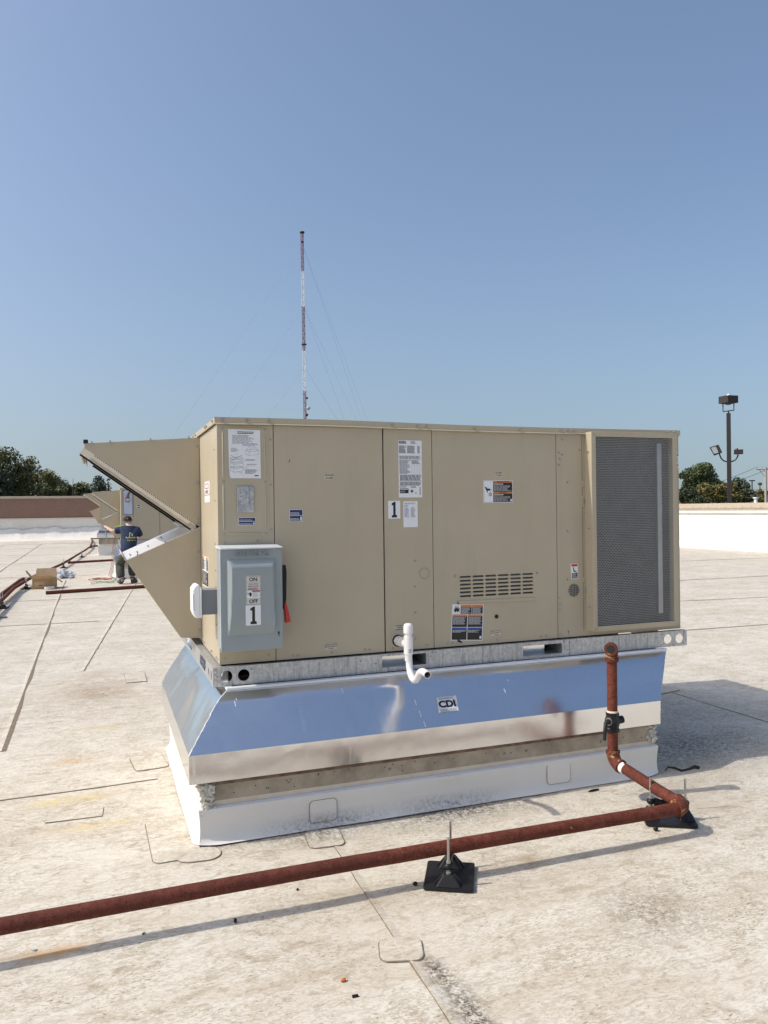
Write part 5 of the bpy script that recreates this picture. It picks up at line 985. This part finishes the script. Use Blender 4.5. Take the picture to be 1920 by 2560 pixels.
hd_ = MB(); rbox(hd_, -.32, .32, -.30, .30, zy(1008), zy(990), .75); hdo = hd_.build('floodlight', 'pole_brown', lpo, bevel=.01); MB().cyl(loc(0, 0, zy(990)), loc(0, 0, zy(986)), .10, .07, 10).cyl(loc(0, 0, zy(986)), loc(0, 0, zy(983)), .02, .01, 6).build('photocell', 'white_plastic', hdo); MB().cyl(loc(0, 0, zy(1008)), loc(0, 0, zy(1011.5)), .24, .10, 14).build('lamp_lens', 'ink_soft', hdo)
zb_ = zy(1154)
MB().tube(arc(loc(-.05, 0, zb_), loc(-.36, 0, zb_), loc(-.43, 0, zy(1131)), 6), .032, 8).build('arm', 'pole_brown', lpo, smooth=60); MB().tube(arc(loc(.05, 0, zb_), loc(.34, 0, zb_), loc(.40, 0, zy(1137)), 6), .032, 8).build('arm', 'pole_brown', lpo, smooth=60)
zc_ = zy(1125)
f2_ = MB().extr([(-.86, zc_+.16), (-.46, zc_+.27), (-.30, zc_-.10), (-.66, zc_-.24)], lambda u, v, w: loc(u-.0, w, v), -.22, .22).build('floodlight', 'pole_brown', lpo, bevel=.01)
MB().extr([(-.80, zc_+.13), (-.58, zc_+.18), (-.46, zc_-.12), (-.66, zc_-.17)], lambda u, v, w: loc(u, w, v), -.232, -.222).build('lamp_lens', 'lens', f2_)
f3_ = MB(); rbox(f3_, .22, .62, -.20, .20, zy(1136), zy(1125)); f3o = f3_.build('floodlight', 'pole_brown', lpo, bevel=.01); MB().cyl(loc(.34, 0, zy(1125)), loc(.34, 0, zy(1121)), .08, .05, 8).build('photocell', 'ink', f3o)
# guyed lattice radio mast
TD = 300.0; tp = dirpt(767, TD); tower = thing('radio_mast', (tp.x, tp.y, -3), 'tall red and white guyed lattice radio mast rising behind the unit', 'radio mast')
zT = lambda y: zat(y, 765, TD)
bands = [(582, 677, 'tower_red'), (677, 766, 'tower_white'), (766, 876, 'tower_red'), (876, 977, 'tower_white'), (977, 1075, 'tower_red'), (1075, 1180, 'tower_white'), (1180, 1300, 'tower_red')]
lean = Vector((-rt.x, -rt.y, 0))*.0
fr_ = Vector((rt.x, rt.y, 0)).normalized(); fd_ = Vector((fw.x, fw.y, 0)).normalized()
W3 = [(-.50, -.29), (.50, -.29), (0, .58)]
def tpt(k, z): u, v = W3[k]; sh = -.012*(z-2)*.35; q = Vector((tp.x, tp.y, 0))+fr_*(u+sh)+fd_*v; return (q.x, q.y, z)
for y0, y1, mt in bands:
    za, zb2 = zT(y1), zT(y0); mb = MB(); n = max(2, int((zb2-za)/1.5)); h = (zb2-za)/n
    for k in range(3): mb.tube([tpt(k, za), tpt(k, zb2)], .095, 5)
    for i in range(n):
        for k in range(3):
            k2 = (k+1) % 3; a, b = (tpt(k, za+i*h), tpt(k2, za+(i+1)*h)) if i % 2 else (tpt(k2, za+i*h), tpt(k, za+(i+1)*h)); mb.tube([a, b], .055, 4); mb.tube([tpt(k, za+i*h), tpt(k2, za+i*h)], .05, 4)
    mb.build('lattice_section', mt, tower)
def tplat(y, r, hgt_): c_ = tpt(2, zT(y)); q = Vector(tpt(0, zT(y))).lerp(Vector(tpt(1, zT(y))), .5).lerp(Vector(c_), .33); MB().cyl((q.x, q.y, q.z-hgt_/2), (q.x, q.y, q.z+hgt_/2), r, seg=10).build('platform', 'pole_brown', tower); return q
q = tplat(581, .95, .4); MB().cyl(q, q+Vector((0, 0, 1.1)), .05, seg=5).cyl(q+Vector((.3, .1, 0)), q+Vector((.3, .1, .8)), .05, seg=5).cyl(q+Vector((-.4, 0, 0)), q+Vector((-.4, 0, .8)), .05, seg=5).build('aerial', 'dish', tower)
tplat(861, 1.0, .35); tplat(605, .62, .3)
for y, du, r, mt in ((1038, .62, .62, 'tower_red'), (1021, 1.35, .78, 'dish'), (996, .85, .42, 'pole_brown')):
    q = Vector(tpt(1, zT(y)))-fd_*.5+fr_*(du-.5); MB().cyl(q, q-fd_*.35+fr_*.2, r, r*.85, 14).ball(q-fd_*.32+fr_*.16, r*.82, 2, 0, 0, (1, .4, 1)).build('dish_antenna', mt, tower, smooth=40)
for y0, ax, ay in ((622, 440, 1085), (622, 930, 1075), (620, 915, 1075), (772, 545, 1085), (772, 872, 1075), (770, 905, 1075), (922, 690, 1020), (922, 862, 1075)):
    a = Vector(tpt(0 if ax < 767 else 1, zT(y0))); q = dirpt(ax, TD); b = Vector((q.x, q.y, zat(ay, ax, TD))); b2 = a+(b-a)*1.9
    MB().tube([a, b2], .022, 4).build('guy_wire', 'guy', tower)

# far things beyond the right parapet
def utility(px, ptop, dist, label, w_=.16):
    q = dirpt(px, dist); o = thing('utility_pole', (q.x, q.y, -5), label, 'utility pole', 'wooden utility poles'); z1 = zat(ptop, px, dist); MB().cyl((q.x, q.y, -6), (q.x, q.y, z1), w_, w_*.75, 10).build('pole', 'wood_pole', o, smooth=60)
    a, b = q-fr_*1.1, q+fr_*1.1; MB().tube([(a.x, a.y, z1-.25), (b.x, b.y, z1-.25)], .09, 6).build('crossarm', 'wood_pole', o)
    MB().tube([(q.x-fr_.x*.7, q.y-fr_.y*.7, z1-.3), (q.x, q.y, z1-1.2)], .04, 5).build('brace', 'wood_pole', o)
    for k in (-.95, -.4, .4, .95): c_ = q+fr_*k; MB().cyl((c_.x, c_.y, z1-.2), (c_.x, c_.y, z1+.05), .06, .04, 6).build('insulator', 'far_glass', o)
    return q, z1
q1, z1_ = utility(1915, 1167, 95, 'pale wooden utility pole at the right picture edge'); q2 = dirpt(1560, 110); z2_ = zat(1190, 1560, 110)
mbw = thing('power_line', (q1.x, q1.y, 0), 'thin power line strung between utility poles behind the light pole', 'power line')
for k in (-.9, .9):
    a = Vector((q1.x, q1.y, z1_))+fr_*k; b = Vector((q2.x, q2.y, z2_))+fr_*k; MB().tube([a.lerp(b, i/20)-Vector((0, 0, 2.2*math.sin(PI*i/20))) for i in range(21)], .028, 4).build('cable', 'guy', mbw)
q = dirpt(1881, 140); sz = zat(1203, 1881, 140); stl = thing('street_light', (q.x, q.y, -4), 'distant thin street light above the grey building', 'street light'); MB().cyl((q.x, q.y, -5), (q.x, q.y, sz), .13, .09, 6).build('pole', 'pole_brown', stl); MB().box(q.x-.5, q.x+.5, q.y-.15, q.y+.15, sz, sz+.18).build('lamp_head', 'pole_brown', stl)
q = dirpt(1875, 170); bld = thing('building', (q.x, q.y, -3), 'distant low grey building with pale roof edge beyond the right parapet', 'building')
zr_ = zat(1223, 1875, 170)
def bq(u, v, z): c_ = q+fr_*u+fd_*v; return (c_.x, c_.y, z)
MB().hexa([bq(-9, 0, -8), bq(9, 0, -8), bq(9, 10, -8), bq(-9, 10, -8)], [bq(-9, 0, zr_-.4), bq(9, 0, zr_-.4), bq(9, 10, zr_-.4), bq(-9, 10, zr_-.4)]).build('wall', 'far_wall', bld)
MB().hexa([bq(-9.3, -.3, zr_-.4), bq(9.3, -.3, zr_-.4), bq(9.3, 10.3, zr_-.4), bq(-9.3, 10.3, zr_-.4)], [bq(-9.3, -.3, zr_), bq(9.3, -.3, zr_), bq(9.3, 10.3, zr_), bq(-9.3, 10.3, zr_)]).build('roof', 'far_roof', bld)
for k in range(6): u = -7.8+k*2.8; MB().hexa([bq(u, -.06, zr_-3), bq(u+1.5, -.06, zr_-3), bq(u+1.5, -.01, zr_-3), bq(u, -.01, zr_-3)], [bq(u, -.06, zr_-1.2), bq(u+1.5, -.06, zr_-1.2), bq(u+1.5, -.01, zr_-1.2), bq(u, -.01, zr_-1.2)]).build('window', 'far_glass', bld)
for px_, h0, lb_ in ((1890, 1243, 'short white roof vent pipe standing behind the right parapet'),):
    q = dirpt(px_, 33.5); z1 = zat(h0, px_, 33.5); vp = thing('vent_pipe', (q.x, q.y, .5), lb_, 'vent'); MB().cyl((q.x, q.y, -1), (q.x, q.y, z1-.03), .07, seg=12).build('pipe', 'white_plastic', vp, smooth=50); MB().cyl((q.x, q.y, z1-.05), (q.x, q.y, z1), .11, seg=12).build('cap', 'white_plastic', vp, smooth=40)

# ================================================================== TREES
def tree(name, px, dist, ptop, width_px, mat, label, n=5200, leaf=.26, seed=1, shape='round', dens=1.0, pbase=1250, bare=False, group=None, limbs=11):
    r = np.random.default_rng(seed); rd = random.Random(seed); q = dirpt(px, dist); z1 = zat(ptop, px, dist); zb_ = zat(pbase, px, dist); R_ = width_px/2*dist/FPX
    o = thing(name, (q.x, q.y, -6), label, 'tree', group); zg = -6.0; mb = MB(); cl = []
    H = z1-zb_; tk = .30 if bare else 1.0
    lx = rd.uniform(-.1, .1)*R_
    mb.tube([(q.x, q.y, zg), (q.x+lx*.3, q.y, zg+(zb_-zg)*.6), (q.x+lx, q.y, zb_+H*.35), (q.x+lx*1.3, q.y, zb_+H*.8)], [.035*tk*(z1-zg), .028*tk*(z1-zg), .016*tk*(z1-zg), .004*tk*(z1-zg)], 8)
    for k in range(limbs):
        a = rd.uniform(0, 2*PI); t_ = rd.uniform(.05, .8); z0 = zb_-H*.35+H*1.05*t_; rad = R_*rd.uniform(.45, .95)
        if shape == 'cone': rad = R_*(1.02-t_)*rd.uniform(.7, 1); z2 = z0+rad*.15
        else: z2 = min(z0+rad*rd.uniform(.35, .95), z1)
        e = Vector((q.x+math.cos(a)*rad, q.y+math.sin(a)*rad, z2)); s_ = Vector((q.x+lx*.6, q.y, z0)); m_ = s_.lerp(e, .5)+Vector((0, 0, rad*.06))
        mb.tube([s_, m_, e], [.012*tk*(z1-zg), .007*tk*(z1-zg), .003*tk*(z1-zg)], 6); cl += [(e, rd.uniform(.26, .44)*R_), (m_, rd.uniform(.22, .36)*R_)]
        for j in range(3):
            e2 = e+Vector((rd.uniform(-1, 1), rd.uniform(-1, 1), rd.uniform(-.3, .8)))*R_*.36; mb.tube([m_.lerp(e, .5), e2], [.004*(z1-zg), .0012*(z1-zg)], 4); cl.append((e2, rd.uniform(.14, .28)*R_))
    cl.append((Vector((q.x+lx, q.y, z1-R_*.28)), R_*.28)); cl.append((Vector((q.x+lx, q.y, zb_+H*.5)), R_*.4))
    mb.build('trunk', 'bark', o, smooth=60)
    if bare: return o
    C = np.array([[c.x, c.y, c.z] for c, _ in cl]); RR = np.array([x for _, x in cl]); wgt = RR**2; ids = r.choice(len(cl), n, p=wgt/wgt.sum())
    d_ = r.normal(size=(n, 3)); d_ /= np.linalg.norm(d_, axis=1)[:, None]; P = C[ids]+d_*(RR[ids]*r.uniform(.35, 1.0, n)**.6*dens)[:, None]*np.array([1, 1, .78])
    m_ = int(n*.22); dz = zb_+H*.45; Q = r.normal(size=(m_, 3)); Q /= np.linalg.norm(Q, axis=1)[:, None]; Q *= (r.uniform(.2, 1, m_)**.45)[:, None]
    if shape != 'cone': P[:m_] = np.array([q.x+lx, q.y, dz])+Q*np.array([R_*.92, R_*.92, H*.62])
    P = P[P[:, 2] < z1+.1*R_]; n = len(P)
    u = r.normal(size=(n, 3)); u /= np.linalg.norm(u, axis=1)[:, None]; v = np.cross(u, r.normal(size=(n, 3))); v /= np.linalg.norm(v, axis=1)[:, None]; s = leaf*r.uniform(.55, 1.25, n)[:, None]
    V_ = np.stack([P-u*s*.5, P+v*s*.28, P+u*s*.55, P-v*s*.28], 1).reshape(-1, 3)
    me = bpy.data.meshes.new('crown'); me.from_pydata(V_.tolist(), [], [(4*i, 4*i+1, 4*i+2, 4*i+3) for i in range(n)]); fin('crown', me, mat, o); return o
GL, GR = 'trees beyond the brick wall', 'trees beyond the right parapet'
TL = [(20, 74, 1122, 105, 'leaf_mid', 'tallest leafy tree at the left picture edge behind the brick wall', 9000, 21), (72, 82, 1144, 70, 'leaf_olive', 'airy olive-green tree leaning out beside the tallest tree', 4200, 22), (-30, 70, 1150, 100, 'leaf_dark', 'dark tree cut off by the left picture edge', 5000, 23),
      (118, 86, 1176, 72, 'leaf_olive', 'rounded yellowish-green tree in the middle of the row behind the brick wall', 5600, 24), (152, 95, 1196, 60, 'leaf_dark', 'dark low tree beside the bare branches behind the brick wall', 4200, 25), (45, 90, 1195, 95, 'leaf_dark', 'dense dark undergrowth tree right behind the brick coping', 6000, 26),
      (205, 100, 1207, 66, 'leaf_mid', 'low dark green tree between the bare branches and the round tree', 4600, 27), (249, 98, 1191, 40, 'leaf_bluegreen', 'small round blue-green tree just left of the farthest unit', 3600, 28), (100, 78, 1215, 90, 'leaf_mid', 'low bushy tree along the coping behind the middle of the brick wall', 5200, 29), (272, 104, 1196, 16, 'leaf_mid', 'thin wispy tree at the right end of the row', 500, 30)]
for px_, di, pt_, wp, mt, lb_, n_, sd in TL: tree('leafy_tree', px_, di, pt_, wp, mt, lb_, int(n_*1.7), .27, sd, group=GL, pbase=1262)
tree('bare_tree', 184, 92, 1180, 22, 'leaf_mid', 'bare dead tree with thin branches behind the brick wall', 0, .2, 41, bare=True, group=GL, pbase=1262, limbs=9)
TR = [(1755, 88, 1163, 92, 'leaf_green', 'large bright green tree just right of the foreground unit', 9500, 51, 'round'), (1712, 80, 1212, 72, 'leaf_dark', 'dark evergreen in front of the large green tree', 6500, 52, 'cone'), (1795, 84, 1213, 74, 'leaf_olive', 'low olive shrub-like tree left of the light pole', 5200, 53, 'round'),
      (1846, 96, 1196, 52, 'leaf_bluegreen', 'green tree right behind the light pole', 5200, 54, 'round'), (1868, 92, 1222, 34, 'leaf_dark', 'small dark bush tree right of the light pole', 2800, 55, 'round'), (1899, 120, 1205, 30, 'leaf_olive', 'small brownish tree in front of the distant grey building', 3200, 56, 'cone'), (1826, 84, 1228, 50, 'leaf_olive', 'low olive bush at the foot of the light pole', 3000, 57, 'round')]
for px_, di, pt_, wp, mt, lb_, n_, sd, sh in TR: tree('leafy_tree', px_, di, pt_, wp, mt, lb_, int(n_*1.7), .27, sd, sh, group=GR, pbase=1252)
